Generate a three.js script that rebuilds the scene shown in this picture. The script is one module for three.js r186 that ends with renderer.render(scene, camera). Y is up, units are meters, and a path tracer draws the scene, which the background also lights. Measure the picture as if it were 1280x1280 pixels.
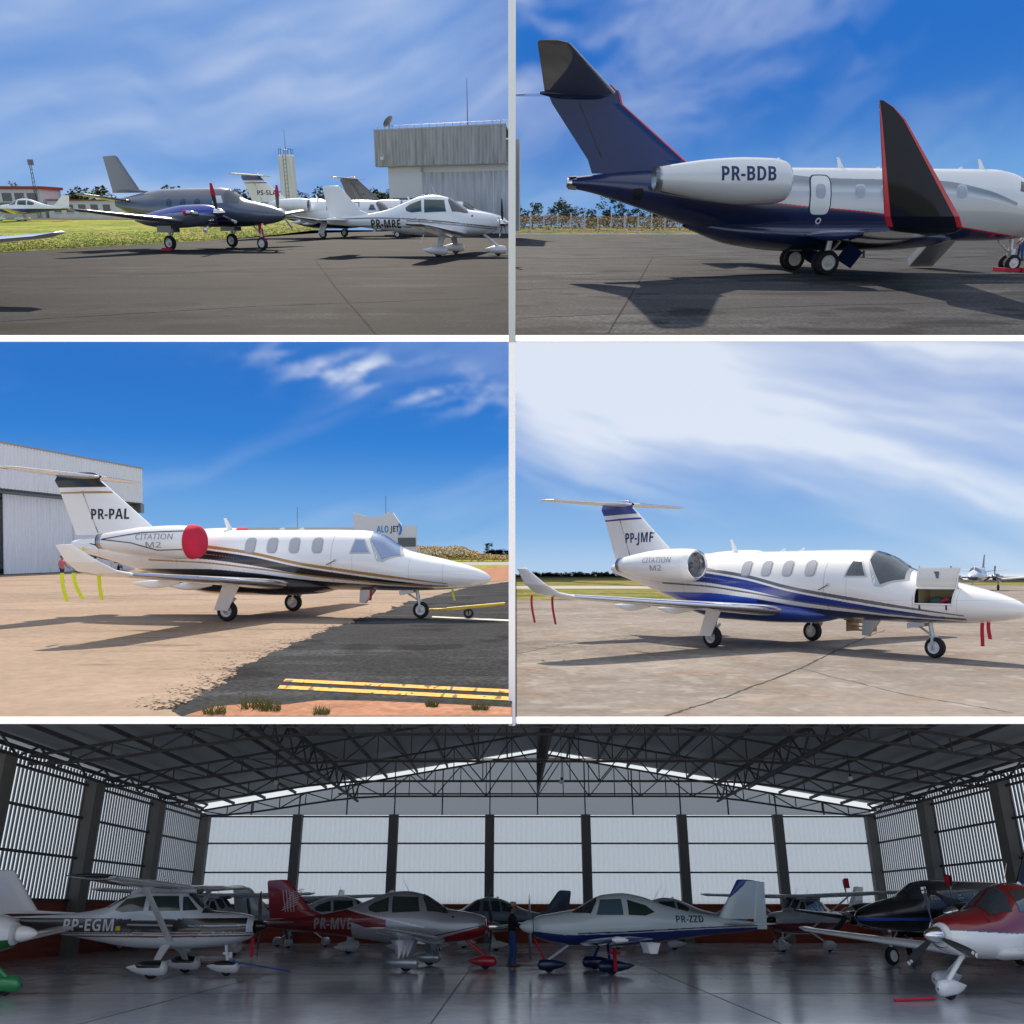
import * as THREE from 'three';
import { mergeGeometries, mergeVertices, toCreasedNormals } from 'three/addons/utils/BufferGeometryUtils.js';
import { FontLoader } from 'three/addons/loaders/FontLoader.js';
import { MarchingCubes } from 'three/addons/objects/MarchingCubes.js';
import { TessellateModifier } from 'three/addons/modifiers/TessellateModifier.js';

// ---------------------------------------------------------------- camera, sky, sun, exposure
const scene = new THREE.Scene();
const FOC = 1100, EYE = 1.87;                       // focal length in photo pixels, eye height
const camera = new THREE.PerspectiveCamera(2 * Math.atan(640 / FOC) * 180 / Math.PI, 1, 0.1, 9000);
camera.position.set(0, EYE, 0);
camera.setViewOffset(1280, 1280, 0, -78, 1280, 1280); // level camera with a raised lens: horizon at row 718
const renderer = new THREE.WebGLRenderer({ antialias: true });
renderer.toneMapping = THREE.LinearToneMapping;
renderer.toneMappingExposure = 1.25;
renderer.shadowMap.enabled = true;
const SUN_EL = 51, SUN_AZ = -14;                     // degrees; the sun stands beyond the aircraft, high, a little to the left
const sun = new THREE.DirectionalLight(0xfff1de, 4.6);
{
  const e = SUN_EL * Math.PI / 180, a = SUN_AZ * Math.PI / 180;
  sun.position.set(Math.sin(a) * Math.cos(e), Math.sin(e), -Math.cos(a) * Math.cos(e)).multiplyScalar(900).add(new THREE.Vector3(0, 0, -120));
  sun.target.position.set(0, 0, -120);
  sun.castShadow = true; sun.shadow.mapSize.set(4096, 4096);
  const s = sun.shadow.camera; s.left = s.bottom = -500; s.right = s.top = 500; s.near = 10; s.far = 2500;
  scene.add(sun, sun.target);
}
// seeded noise
let _seed = 7;
const rnd = () => { _seed = (_seed + 0x6d2b79f5) | 0; let t = Math.imul(_seed ^ (_seed >>> 15), 1 | _seed); t = (t + Math.imul(t ^ (t >>> 7), 61 | t)) ^ t; return ((t ^ (t >>> 14)) >>> 0) / 4294967296; };
const rr = (a, b) => a + (b - a) * rnd();
const NT = new Float32Array(65536); for (let i = 0; i < 65536; i++) NT[i] = rnd();
const hash2 = (x, y) => NT[(x & 255) | ((y & 255) << 8)];
function vn(x, y) { const xi = Math.floor(x), yi = Math.floor(y); let fx = x - xi, fy = y - yi; fx = fx * fx * (3 - 2 * fx); fy = fy * fy * (3 - 2 * fy);
  const a = hash2(xi, yi), b = hash2(xi + 1, yi), c = hash2(xi, yi + 1), d = hash2(xi + 1, yi + 1); return a + (b - a) * fx + (c - a) * fy + (a - b - c + d) * fx * fy; }
function fbm(x, y, o = 5) { let s = 0, a = 0.5, n = 0; for (let i = 0; i < o; i++) { s += a * vn(x, y); n += a; a *= 0.5; x = x * 2.03 + 17.3; y = y * 2.03 + 5.1; } return s / n; }
const clamp = (v, a = 0, b = 1) => v < a ? a : v > b ? b : v;
const sst = (a, b, v) => { const t = clamp((v - a) / (b - a)); return t * t * (3 - 2 * t); };
const mixc = (a, b, t) => [a[0] + (b[0] - a[0]) * t, a[1] + (b[1] - a[1]) * t, a[2] + (b[2] - a[2]) * t];
const lin = (v) => { v /= 255; return v <= 0.04045 ? v / 12.92 : Math.pow((v + 0.055) / 1.055, 2.4); };
const L3 = (r, g, b) => [lin(r), lin(g), lin(b)];
// the sky: blue air, paler towards the horizon, thin high cloud in drifts
{
  const W = 2048, H = 1024, d = new Float32Array(W * H * 4), EX = 1 / renderer.toneMappingExposure;
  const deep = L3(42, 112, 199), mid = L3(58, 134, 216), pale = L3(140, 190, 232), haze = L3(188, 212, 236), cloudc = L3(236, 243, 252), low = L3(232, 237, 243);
  for (let j = 0; j < H; j++) for (let i = 0; i < W; i++) {
    const el = ((j + 0.5) / H - 0.5) * 180, u = (i + 0.5) / W;
    // equirectangular: u=0.5 looks along -x ... direction from three's mapping
    const th = (u - 0.5) * 2 * Math.PI, ce = Math.cos(el * Math.PI / 180), x = Math.cos(th) * ce, z = Math.sin(th) * ce;
    const az = Math.atan2(x, -z) * 180 / Math.PI;   // 0 straight ahead, positive to the right
    let c;
    if (el < -0.5) c = mixc(haze, low, sst(-0.5, -4, el));  // below the horizon the sky is brightened as added fill for the hangar
    else {
      c = mixc(mid, deep, sst(5, 15, el));
      c = mixc(c, pale, 0.75 * sst(9, 1.2, el));
      c = mixc(c, haze, 0.6 * sst(3, 0, el));
      const bank = Math.exp(-Math.pow((el - 20.5) / 4.2, 2));    // a hazy layer of air higher up
      c = mixc(c, mixc(mid, pale, 0.75), 0.8 * bank);
      c = mixc(c, L3(44, 110, 196), sst(27, 40, el) * 0.6);
      c = mixc(c, L3(86, 148, 220), 0.6 * sst(18, 22, el) * (1 - sst(-6, 2, az)) * (1 - sst(40, 60, Math.abs(az))));
      // drifts of cirrus
      const rx = az * 0.9 + el * 0.8, ry = el * 1.0 - az * 0.34, w = fbm(az * 0.11 + 3, el * 0.13, 4);
      const streak = fbm(rx * 0.04 + w * 0.5, ry * 0.26 + w * 0.8, 6), fine = fbm(rx * 0.16 + 9, ry * 1.1 + w * 1.0, 5);
      const s = sst(0.36, 0.86, streak) * (0.5 + 0.5 * fine);
      const inF = sst(44, 34, Math.abs(az)) * (1 - sst(36, 46, el));
      let a = 0;
      const up = sst(18, 21, el);
      const left = 1 - sst(-0.12, 0.12, az);
      // upper left drift, strongest up high
      a += inF * up * left * (0.5 * s + 0.2 * sst(23, 30, el) * fine + 0.08);
      // upper right wisps
      a += inF * up * (1 - left) * sst(0.40, 0.85, fbm(az * 0.09 + 31 + w, (el - az * 0.12) * 0.3 + w * 2, 6)) * (0.2 + 0.42 * sst(24, 32, el)) * (0.7 + 0.5 * fine);
      // lower left: a feathered streak
      { const q = (az + 7.5) * 0.98 + (el - 11.8) * 0.2, p = (el - 12.4) + (az + 7.5) * 0.12; const f2 = fbm(az * 0.3 + el * 0.35, el * 1.15 - az * 0.42 + w * 1.5, 6);
        a += inF * (1 - up) * left * (Math.exp(-q * q / 45 - p * p / 1.6) * sst(0.40, 0.8, f2) * 0.95 + 0.16 * sst(0.45, 0.8, streak)); }
      // lower right: a broad bright veil
      { const al = az * 0.95 - el * 0.31, ac = az * 0.31 + el * 0.95, f3 = fbm(al * 0.07 + 50, ac * 0.5 + w, 5), edge = ac - 9.4 + (w - 0.5) * 3 + (f3 - 0.5) * 3; const v = sst(-2.5, 5, edge);
        const bright = Math.exp(-Math.pow((az - 6) / 12, 2)) * 0.36;
        a += inF * (1 - up) * (1 - left) * clamp(v * (0.08 + 0.75 * f3 + bright) + 0.22 * sst(0.4, 0.75, f3) * sst(1.5, 5, el) + 0.1, 0, 0.84); }
      // out of view the high cloud is thickened to add fill light
      a += (1 - inF) * (0.1 + 0.15 * s + sst(20, 28, el) * (0.62 + 0.26 * s));
      c = mixc(c, cloudc, clamp(a, 0, 0.97));
    }
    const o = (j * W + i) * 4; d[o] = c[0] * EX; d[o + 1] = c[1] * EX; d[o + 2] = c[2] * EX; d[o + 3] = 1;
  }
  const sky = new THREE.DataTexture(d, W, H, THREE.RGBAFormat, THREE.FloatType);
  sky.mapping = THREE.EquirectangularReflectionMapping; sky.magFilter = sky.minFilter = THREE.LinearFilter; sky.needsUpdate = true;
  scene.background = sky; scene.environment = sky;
}

// ---------------------------------------------------------------- helpers
const V = (x, y, z) => new THREE.Vector3(x, y, z);
// a place: its ground lies `h` under the eye and its horizon at photo row `hor`; k is its size
function place(h, hor, k) {
  const a = Math.atan((718 - hor) / FOC);
  const M = new THREE.Matrix4().makeTranslation(0, EYE, 0).multiply(new THREE.Matrix4().makeRotationX(a)).multiply(new THREE.Matrix4().makeScale(k, k, k)).multiply(new THREE.Matrix4().makeTranslation(0, -h, 0));
  const inv = new THREE.Matrix4().makeRotationX(-a);
  return { M, h, k,
    // where the sight line through a photo pixel meets the ground (or the height y)
    g(px, py, y = 0) { const v = V((px - 640) / FOC, (718 - py) / FOC, -1).applyMatrix4(inv); const t = (y - h) / v.y; return [v.x * t, v.z * t]; },
    // the point on that sight line at distance D
    d(px, py, D) { const v = V((px - 640) / FOC, (718 - py) / FOC, -1).applyMatrix4(inv); const t = D / -v.z; return [v.x * t, h + v.y * t, -D]; } };
}
const TOPK = 24, MIDK = 1.3, LOWK = 0.8;
const PA = place(1.7, 265, TOPK), PB = place(1.82, 272, TOPK), PC = place(1.87, 689, MIDK), PD = place(1.87, 718, MIDK), PE = place(1.75, 1138, LOWK);
const used = new Map();
const numbered = (n) => { const c = used.get(n) ?? 0; used.set(n, c + 1); return c ? n + '_' + String(c).padStart(3, '0') : n; };
function put(o, pl, x = 0, y = 0, z = 0, yaw = 0) {      // stand a thing in a place and add it to the scene
  const m = pl.M.clone().multiply(new THREE.Matrix4().makeTranslation(x, y, z)).multiply(new THREE.Matrix4().makeRotationY(yaw));
  m.decompose(o.position, o.quaternion, o.scale); o.name = numbered(o.name); scene.add(o); return o;
}
const tag = (o, label, category, group, kind) => { o.userData = { ...o.userData, label, category }; if (group) o.userData.group = group; if (kind) o.userData.kind = kind; return o; };
const grp = (name) => { const g = new THREE.Group(); g.name = name; return g; };
function mesh(name, geo, mat, parent) { const m = new THREE.Mesh(geo, mat); m.name = name; m.castShadow = m.receiveShadow = true; if (parent) parent.add(m); return m; }
function structure(name, geo, mat, pl) { const m = mesh(name, geo, mat); m.userData = { kind: 'structure' }; return put(m, pl); }
function merge(list) { const l = list.filter(Boolean).map((g) => { const q = g.index ? g.toNonIndexed() : g.clone(); for (const k of Object.keys(q.attributes)) if (!['position', 'normal', 'uv'].includes(k)) q.deleteAttribute(k); if (!q.attributes.uv) q.setAttribute('uv', new THREE.BufferAttribute(new Float32Array(q.attributes.position.count * 2), 2)); if (!q.attributes.normal) q.computeVertexNormals(); return q; }); return l.length === 1 ? l[0] : mergeGeometries(l); }
const box = (w, h, d, x = 0, y = 0, z = 0, rx = 0, ry = 0, rz = 0) => { const g = new THREE.BoxGeometry(w, h, d); if (rx) g.rotateX(rx); if (rz) g.rotateZ(rz); if (ry) g.rotateY(ry); return g.translate(x, y, z); };
const cyl = (r0, r1, h, x = 0, y = 0, z = 0, seg = 16) => new THREE.CylinderGeometry(r1, r0, h, seg).translate(x, y + h / 2, z);
function bar(p, q, r, seg = 6, r2) { const a = V(...p), b = V(...q), d = b.clone().sub(a), l = d.length(); const g = new THREE.CylinderGeometry(r2 ?? r, r, l, seg); g.translate(0, l / 2, 0); g.applyQuaternion(new THREE.Quaternion().setFromUnitVectors(V(0, 1, 0), d.normalize())); return g.translate(a.x, a.y, a.z); }
function beam(p, q, w, h) { const a = V(...p), b = V(...q), d = b.clone().sub(a), l = d.length(); const g = new THREE.BoxGeometry(w, l, h); g.translate(0, l / 2, 0); g.applyQuaternion(new THREE.Quaternion().setFromUnitVectors(V(0, 1, 0), d.normalize())); return g.translate(a.x, a.y, a.z); }
function mirrorZ(g) { const q = g.index ? g.toNonIndexed() : g.clone(); q.scale(1, 1, -1); const flip = (at) => { const n = at.itemSize, A = at.array; for (let i = 0; i < at.count; i += 3) for (let k = 0; k < n; k++) { const t = A[(i + 1) * n + k]; A[(i + 1) * n + k] = A[(i + 2) * n + k]; A[(i + 2) * n + k] = t; } };
  for (const k of Object.keys(q.attributes)) flip(q.attributes[k]); return q; }
function gridGeo(nu, nv, fn, closeV = false) {           // fn(i/nu, j/nv) -> [x,y,z,u,v]
  const P = [], U = [], I = []; for (let i = 0; i <= nu; i++) for (let j = 0; j <= nv; j++) { const p = fn(i / nu, j / nv); P.push(p[0], p[1], p[2]); U.push(p[3] ?? i / nu, p[4] ?? j / nv); }
  for (let i = 0; i < nu; i++) for (let j = 0; j < nv; j++) { const a = i * (nv + 1) + j, b = a + nv + 1; I.push(a, b, a + 1, b, b + 1, a + 1); }
  const g = new THREE.BufferGeometry(); g.setAttribute('position', new THREE.Float32BufferAttribute(P, 3)); g.setAttribute('uv', new THREE.Float32BufferAttribute(U, 2)); g.setIndex(I); g.computeVertexNormals();
  if (closeV) { const n = g.attributes.normal; for (let i = 0; i <= nu; i++) { const a = i * (nv + 1), b = a + nv; const v = V(n.getX(a) + n.getX(b), n.getY(a) + n.getY(b), n.getZ(a) + n.getZ(b)).normalize(); n.setXYZ(a, v.x, v.y, v.z); n.setXYZ(b, v.x, v.y, v.z); } }
  return g; }
function flat(pts, y = 0, uvs = 1) {                     // polygon on the ground, pts [x, z]
  const s = new THREE.Shape(pts.map(([x, z]) => new THREE.Vector2(x, -z))); const g = new THREE.ShapeGeometry(s); g.rotateX(-Math.PI / 2); g.translate(0, y, 0);
  const p = g.attributes.position, u = g.attributes.uv; for (let i = 0; i < p.count; i++) u.setXY(i, p.getX(i) * uvs, -p.getZ(i) * uvs); return g; }
// textures and materials
function dtex(w, h, fn, srgb = true, rep) { const d = new Uint8Array(w * h * 4); for (let j = 0; j < h; j++) for (let i = 0; i < w; i++) { const c = fn(i / w, j / h, i, j), o = (j * w + i) * 4; d[o] = clamp(c[0], 0, 255); d[o + 1] = clamp(c[1], 0, 255); d[o + 2] = clamp(c[2], 0, 255); d[o + 3] = 255; }
  const t = new THREE.DataTexture(d, w, h); t.magFilter = THREE.LinearFilter; t.minFilter = THREE.LinearMipmapLinearFilter; t.generateMipmaps = true; if (srgb) t.colorSpace = THREE.SRGBColorSpace; t.wrapS = t.wrapT = THREE.RepeatWrapping; if (rep) t.repeat.set(rep, rep); t.needsUpdate = true; return t; }
const tile = (f, u, v, n, o) => { // fbm that repeats over the unit square
  const a = u * n, b = v * n, s = (x, y) => f(x, y, o); const wx = u * u * (3 - 2 * u), wy = v * v * (3 - 2 * v); return s(a, b) * (1 - wx) * (1 - wy) + s(a - n, b) * wx * (1 - wy) + s(a, b - n) * (1 - wx) * wy + s(a - n, b - n) * wx * wy; };
const matte = (c, r, m, x = {}) => new THREE.MeshPhysicalMaterial({ color: c, roughness: r, metalness: m, specularIntensity: 0.12, ...x });
const std = (c, r = 0.6, m = 0, x = {}) => new THREE.MeshStandardMaterial({ color: c, roughness: r, metalness: m, ...x });
const rgb = (r, g, b) => new THREE.Color().setRGB(r, g, b);
const gloss = (c, x = {}) => new THREE.MeshPhysicalMaterial({ color: c, roughness: 0.38, metalness: 0, clearcoat: 1, clearcoatRoughness: 0.06, ...x });
const M = {
  white: gloss(rgb(0.86, 0.86, 0.85)), offwhite: gloss(rgb(0.74, 0.74, 0.72)), silver: gloss(rgb(0.55, 0.57, 0.6), { metalness: 0.55, roughness: 0.32 }),
  cream: gloss(rgb(0.68, 0.66, 0.61)), navy: gloss(rgb(0.010, 0.022, 0.085), { specularIntensity: 0.25 }), blue: gloss(rgb(0.015, 0.05, 0.3)), red: gloss(rgb(0.55, 0.012, 0.03)), crimson: gloss(rgb(0.32, 0.008, 0.02)), black: gloss(rgb(0.010, 0.010, 0.012), { specularIntensity: 0.3 }), dark: gloss(rgb(0.03, 0.032, 0.036)),
  slate: gloss(rgb(0.15, 0.165, 0.2), { metalness: 0.05 }), gun: gloss(rgb(0.10, 0.105, 0.115)),
  chrome: std(rgb(0.78, 0.78, 0.8), 0.14, 1), steel: std(rgb(0.5, 0.5, 0.5), 0.35, 0.9), alloy: std(rgb(0.62, 0.62, 0.62), 0.4, 0.6),
  tyre: std(rgb(0.018, 0.018, 0.019), 0.85), rubber: std(rgb(0.03, 0.03, 0.03), 0.8), hole: std(rgb(0.012, 0.012, 0.013), 0.7),
  glass: gloss(rgb(0.04, 0.052, 0.065), { roughness: 0.05, clearcoatRoughness: 0.02 }), tint: gloss(rgb(0.03, 0.055, 0.05), { roughness: 0.06 }), shade: gloss(rgb(0.42, 0.43, 0.46), { roughness: 0.2 }), sunshade: gloss(rgb(0.25, 0.33, 0.5), { roughness: 0.25, metalness: 0.4 }),
  ink: std(rgb(0.02, 0.02, 0.024), 0.45), inkblue: std(rgb(0.015, 0.025, 0.11), 0.45), inkgrey: std(rgb(0.3, 0.3, 0.32), 0.4), inkwhite: std(rgb(0.8, 0.8, 0.8), 0.5),
  redcloth: std(rgb(0.55, 0.015, 0.05), 0.9), ribbon: std(rgb(0.55, 0.02, 0.05), 0.85), lime: std(rgb(0.72, 0.8, 0.03), 0.85), yellow: std(rgb(0.75, 0.5, 0.03), 0.5), strap: std(rgb(0.02, 0.02, 0.02), 0.9),
  edge: std(rgb(0.92, 0.92, 0.91), 0.7),
};
const font = await new FontLoader().loadAsync('fonts/droid/droid_sans_bold.typeface.json');
const fontR = await new FontLoader().loadAsync('fonts/droid/droid_sans_regular.typeface.json');
function textFlat(str, size, opt = {}) {               // letters in the xy plane, centred; w = total width
  const sh = (opt.regular ? fontR : font).generateShapes(str, size); let g = new THREE.ShapeGeometry(sh, 6); g.computeBoundingBox(); const b = g.boundingBox; g.translate(-(b.min.x + b.max.x) / 2, -(b.min.y + b.max.y) / 2, 0);
  if (opt.w) g.scale(opt.w / (b.max.x - b.min.x), 1, 1); g = g.toNonIndexed(); if (opt.cut) g = new TessellateModifier(opt.cut, 5).modify(g); if (opt.slant) { const p = g.attributes.position; for (let i = 0; i < p.count; i++) p.setX(i, p.getX(i) + p.getY(i) * opt.slant); } return g; }
function remap(g, fn) { const p = g.attributes.position; for (let i = 0; i < p.count; i++) { const q = fn(p.getX(i), p.getY(i)); p.setXYZ(i, q[0], q[1], q[2]); } g.computeVertexNormals(); return g; }
// leaves of a crown or bush: small faces through a volume
function leaves(n, fn, size) { const P = [], N = []; for (let i = 0; i < n; i++) { const c = fn(), a = rnd() * 6.28, b = rr(-1, 1), s = size * rr(0.6, 1.3); const u = V(Math.cos(a), b * 0.6, Math.sin(a)).normalize(), w = V(-Math.sin(a), rr(0.2, 1), Math.cos(a)).normalize(); const nn = u.clone().cross(w).normalize();
    P.push(c[0] - u.x * s, c[1] - u.y * s, c[2] - u.z * s, c[0] + u.x * s, c[1] + u.y * s, c[2] + u.z * s, c[0] + w.x * s * 1.3, c[1] + w.y * s * 1.3, c[2] + w.z * s * 1.3); for (let k = 0; k < 3; k++) N.push(nn.x, nn.y, nn.z); }
  const g = new THREE.BufferGeometry(); g.setAttribute('position', new THREE.Float32BufferAttribute(P, 3)); g.setAttribute('normal', new THREE.Float32BufferAttribute(N, 3)); g.setAttribute('uv', new THREE.Float32BufferAttribute(new Float32Array(P.length / 3 * 2), 2)); return g; }
// ---------------------------------------------------------------- aircraft kit. Nose +x, up +y, right wing +z, ground y = 0, main wheels at x = 0
function curve(pts) {                                   // monotone cubic through [x, value]
  const n = pts.length, d = [], m = []; for (let i = 0; i < n - 1; i++) d.push((pts[i + 1][1] - pts[i][1]) / (pts[i + 1][0] - pts[i][0]));
  m[0] = d[0]; m[n - 1] = d[n - 2]; for (let i = 1; i < n - 1; i++) m[i] = d[i - 1] * d[i] <= 0 ? 0 : 2 * d[i - 1] * d[i] / (d[i - 1] + d[i]);
  return (x) => { if (x <= pts[0][0]) return pts[0][1]; if (x >= pts[n - 1][0]) return pts[n - 1][1]; let i = 0; while (x > pts[i + 1][0]) i++; const h = pts[i + 1][0] - pts[i][0], t = (x - pts[i][0]) / h, t2 = t * t, t3 = t2 * t;
    return (2 * t3 - 3 * t2 + 1) * pts[i][1] + (t3 - 2 * t2 + t) * h * m[i] + (-2 * t3 + 3 * t2) * pts[i + 1][1] + (t3 - t2) * h * m[i + 1]; }; }
function Loft(st, { zc = 0 } = {}) {                    // st rows: [x, bottom, top, half width, height of widest, exponent]
  st = st.slice().sort((a, b) => a[0] - b[0]); const col = (k) => curve(st.map((r) => [r[0], r[k] ?? 2])); const B = col(1), T = col(2), Wd = col(3), Y = col(4), N = col(5);
  const x0 = st[0][0], x1 = st[st.length - 1][0], sg = Math.sign;
  const raw = (x, th) => { const e = 2 / N(x), c = Math.cos(th), s = Math.sin(th), yw = Y(x); return [x, yw + (s > 0 ? T(x) - yw : yw - B(x)) * sg(s) * Math.pow(Math.abs(s), e), zc + Wd(x) * sg(c) * Math.pow(Math.abs(c), e)]; };
  const P = (x, th, off = 0) => { const p = raw(x, th); if (!off) return p; const e = 1e-3, xa = Math.max(x0, x - e), xb = Math.min(x1, x + e), a = raw(xa, th), b = raw(xb, th), c = raw(x, th - e), d = raw(x, th + e); const t1 = V(b[0] - a[0], b[1] - a[1], b[2] - a[2]), t2 = V(d[0] - c[0], d[1] - c[1], d[2] - c[2]); const n = t2.cross(t1).normalize(); if (n.y * (p[1] - Y(x)) + n.z * (p[2] - zc) < 0) n.negate(); return [p[0] + n.x * off, p[1] + n.y * off, p[2] + n.z * off]; };
  const th = (x, y, side = 1) => { const yw = Y(x), up = y > yw, q = clamp(Math.abs(y - yw) / Math.max(1e-4, up ? T(x) - yw : yw - B(x))); const a = Math.asin(Math.pow(q, N(x) / 2)) * (up ? 1 : -1); return side > 0 ? a : Math.PI - a; };
  const self = { P, th, x0, x1, T, B, Y, Wd,
    geo(nx = 64, nt = 40) { return gridGeo(nx, nt, (i, j) => { const e = 0.5 - 0.5 * Math.cos(Math.PI * i), x = x0 + (x1 - x0) * (0.55 * e + 0.45 * i), t = -Math.PI / 2 + 2 * Math.PI * j; const p = raw(x, t); return [...p, (x - x0) / (x1 - x0), j]; }, true); },
    skin(out, off = 0.006, rings = 4) { let cx = 0, ct = 0; for (const [x, t] of out) { cx += x / out.length; ct += t / out.length; } const n = out.length; return gridGeo(rings, n, (i, j) => { const [x, t] = out[Math.round(j * n) % n]; return P(cx + (x - cx) * i, ct + (t - ct) * i, off); }); },
    poly(pts, side = 1, off = 0.006, seg = 6) { const o = []; for (let k = 0; k < pts.length; k++) { const a = pts[k], b = pts[(k + 1) % pts.length]; for (let s = 0; s < seg; s++) { const t = s / seg, x = a[0] + (b[0] - a[0]) * t, y = a[1] + (b[1] - a[1]) * t; o.push([x, th(x, y, side)]); } } return self.skin(o, off); },
    polyT(pts, off = 0.006, seg = 6) { const o = []; for (let k = 0; k < pts.length; k++) { const a = pts[k], b = pts[(k + 1) % pts.length]; for (let s = 0; s < seg; s++) { const t = s / seg; o.push([a[0] + (b[0] - a[0]) * t, a[1] + (b[1] - a[1]) * t]); } } return self.skin(o, off); },
    oval(x, y, w, h, side = 1, off = 0.006, n = 4, tilt = 0) { const o = []; for (let k = 0; k < 28; k++) { const a = k / 28 * 2 * Math.PI, c = Math.cos(a), s = Math.sin(a); const dy = h / 2 * Math.sign(s) * Math.pow(Math.abs(s), 2 / n), dx = w / 2 * Math.sign(c) * Math.pow(Math.abs(c), 2 / n) + dy * tilt; o.push([x + dx, th(x + dx, y + dy, side)]); } return self.skin(o, off, 3); },
    text(str, x, y, size, side, opt = {}) { const g = textFlat(str, size, { cut: 0.12, ...opt }); return remap(g, (a, b) => { const X = x + side * a; return P(X, th(X, y + b, side), opt.off ?? 0.007); }); },
    tex(fn, w = 1024, h = 512) { return dtex(w, h, (u, v) => { const x = x0 + (x1 - x0) * u, p = raw(x, -Math.PI / 2 + 2 * Math.PI * v); return fn(x, p[1], p[2]); }); } };
  return self;
}
const foil = (s) => { const x = (1 + Math.cos(2 * Math.PI * s)) / 2; return [x, (s < 0.5 ? 1 : -1) * 5 * (0.2969 * Math.sqrt(x) - 0.126 * x - 0.3516 * x * x + 0.2843 * x * x * x - 0.1036 * x * x * x * x)]; };
// a lifting surface: sections {p: leading edge point, c: chord, t: thickness ratio, n: thickness direction}
function Wing(sec, { s0 = 0, s1 = 1, off = 0, nc = 22, cap = true } = {}) {
  sec = sec.map((q) => ({ n: [0, 1, 0], ...q })); const parts = [];
  for (let k = 0; k < sec.length - 1; k++) { const A = sec[k], B = sec[k + 1], m = 3; parts.push(gridGeo(m, nc, (i, j) => { const f = foil(s0 + (s1 - s0) * j), L = (a, b) => a + (b - a) * i; const c = L(A.c, B.c), t = L(A.t, B.t), n = V(L(A.n[0], B.n[0]), L(A.n[1], B.n[1]), L(A.n[2], B.n[2])).normalize(); const h = c * t * f[1] + Math.sign(f[1]) * off, dx = -c * f[0] + off * (1 - 2 * f[0]); return [L(A.p[0], B.p[0]) + dx + n.x * h, L(A.p[1], B.p[1]) + n.y * h, L(A.p[2], B.p[2]) + n.z * h]; })); }
  if (cap) { const A = sec[sec.length - 1], n = V(...A.n).normalize(), e = V(...A.p).sub(V(...sec[sec.length - 2].p)); const out = V(-1, 0, 0).cross(n); if (out.dot(e) < 0) out.negate();
    parts.push(gridGeo(nc / 2 | 0, 4, (i, j) => { const f = foil(0.5 * i), w = (j - 0.5) * 2, h = A.c * A.t * f[1]; const o = out.clone().multiplyScalar(Math.sqrt(Math.max(0, 1 - w * w)) * h * 0.9); return [A.p[0] - A.c * f[0] + o.x + n.x * h * w, A.p[1] + o.y + n.y * h * w, A.p[2] + o.z + n.z * h * w]; })); }
  return merge(parts);
}
function both(parent, name, geo, mat, f) { const a = mesh(name, geo, mat, parent), b = mesh(name, mirrorZ(geo), mat, parent); if (f) { f(a, 1); f(b, -1); } return [a, b]; }
const spin = (pts, seg = 24) => new THREE.LatheGeometry(pts.map(([r, y]) => new THREE.Vector2(r, y)), seg);
function tyreGeo(r, w) { const p = []; for (let i = 0; i <= 14; i++) { const a = Math.PI * i / 14; p.push([r * 0.62 + (r * 0.38) * Math.pow(Math.sin(a), 0.55), -w / 2 * Math.cos(a) * 0.98]); } return spin(p, 28).rotateX(Math.PI / 2); }
function rimGeo(r, w) { return merge([spin([[0.001, w * 0.50], [r * 0.14, w * 0.50], [r * 0.16, w * 0.40], [r * 0.42, w * 0.30], [r * 0.5, w * 0.42], [r * 0.63, w * 0.44], [r * 0.64, 0], [r * 0.63, -w * 0.44], [r * 0.5, -w * 0.42], [r * 0.42, -w * 0.30], [r * 0.16, -w * 0.40], [r * 0.14, -w * 0.5], [0.001, -w * 0.5]], 24).rotateX(Math.PI / 2), ...[0, 1, 2, 3, 4, 5, 6, 7].map((i) => { const a = i / 8 * 6.283; return cyl(r * 0.06, r * 0.06, w * 0.9, 0, -w * 0.45, 0, 6).rotateX(Math.PI / 2).translate(Math.cos(a) * r * 0.3, Math.sin(a) * r * 0.3, 0); })]); }
function wheel(parent, x, z, r, w, rimMat = M.alloy) { const t = mesh('tyre', tyreGeo(r, w).translate(x, r, z), M.tyre, parent); mesh('rim', rimGeo(r, w).translate(x, r, z), rimMat, parent); return t; }
function blade(len, ch, r0 = 0.12) { return gridGeo(10, 12, (i, j) => { const r = r0 + (len - r0) * i, tw = 1.05 - 0.85 * i, c = ch * (0.45 + 1.5 * i - 1.15 * i * i) * (i > 0.96 ? 0.75 : 1), a = j * 2 * Math.PI, u = Math.cos(a) * c / 2, v = Math.sin(a) * c * 0.07 * (1.5 - i); return [u * Math.sin(tw) * -1 + v * Math.cos(tw), r, u * Math.cos(tw) + v * Math.sin(tw)]; }, true); }
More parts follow.
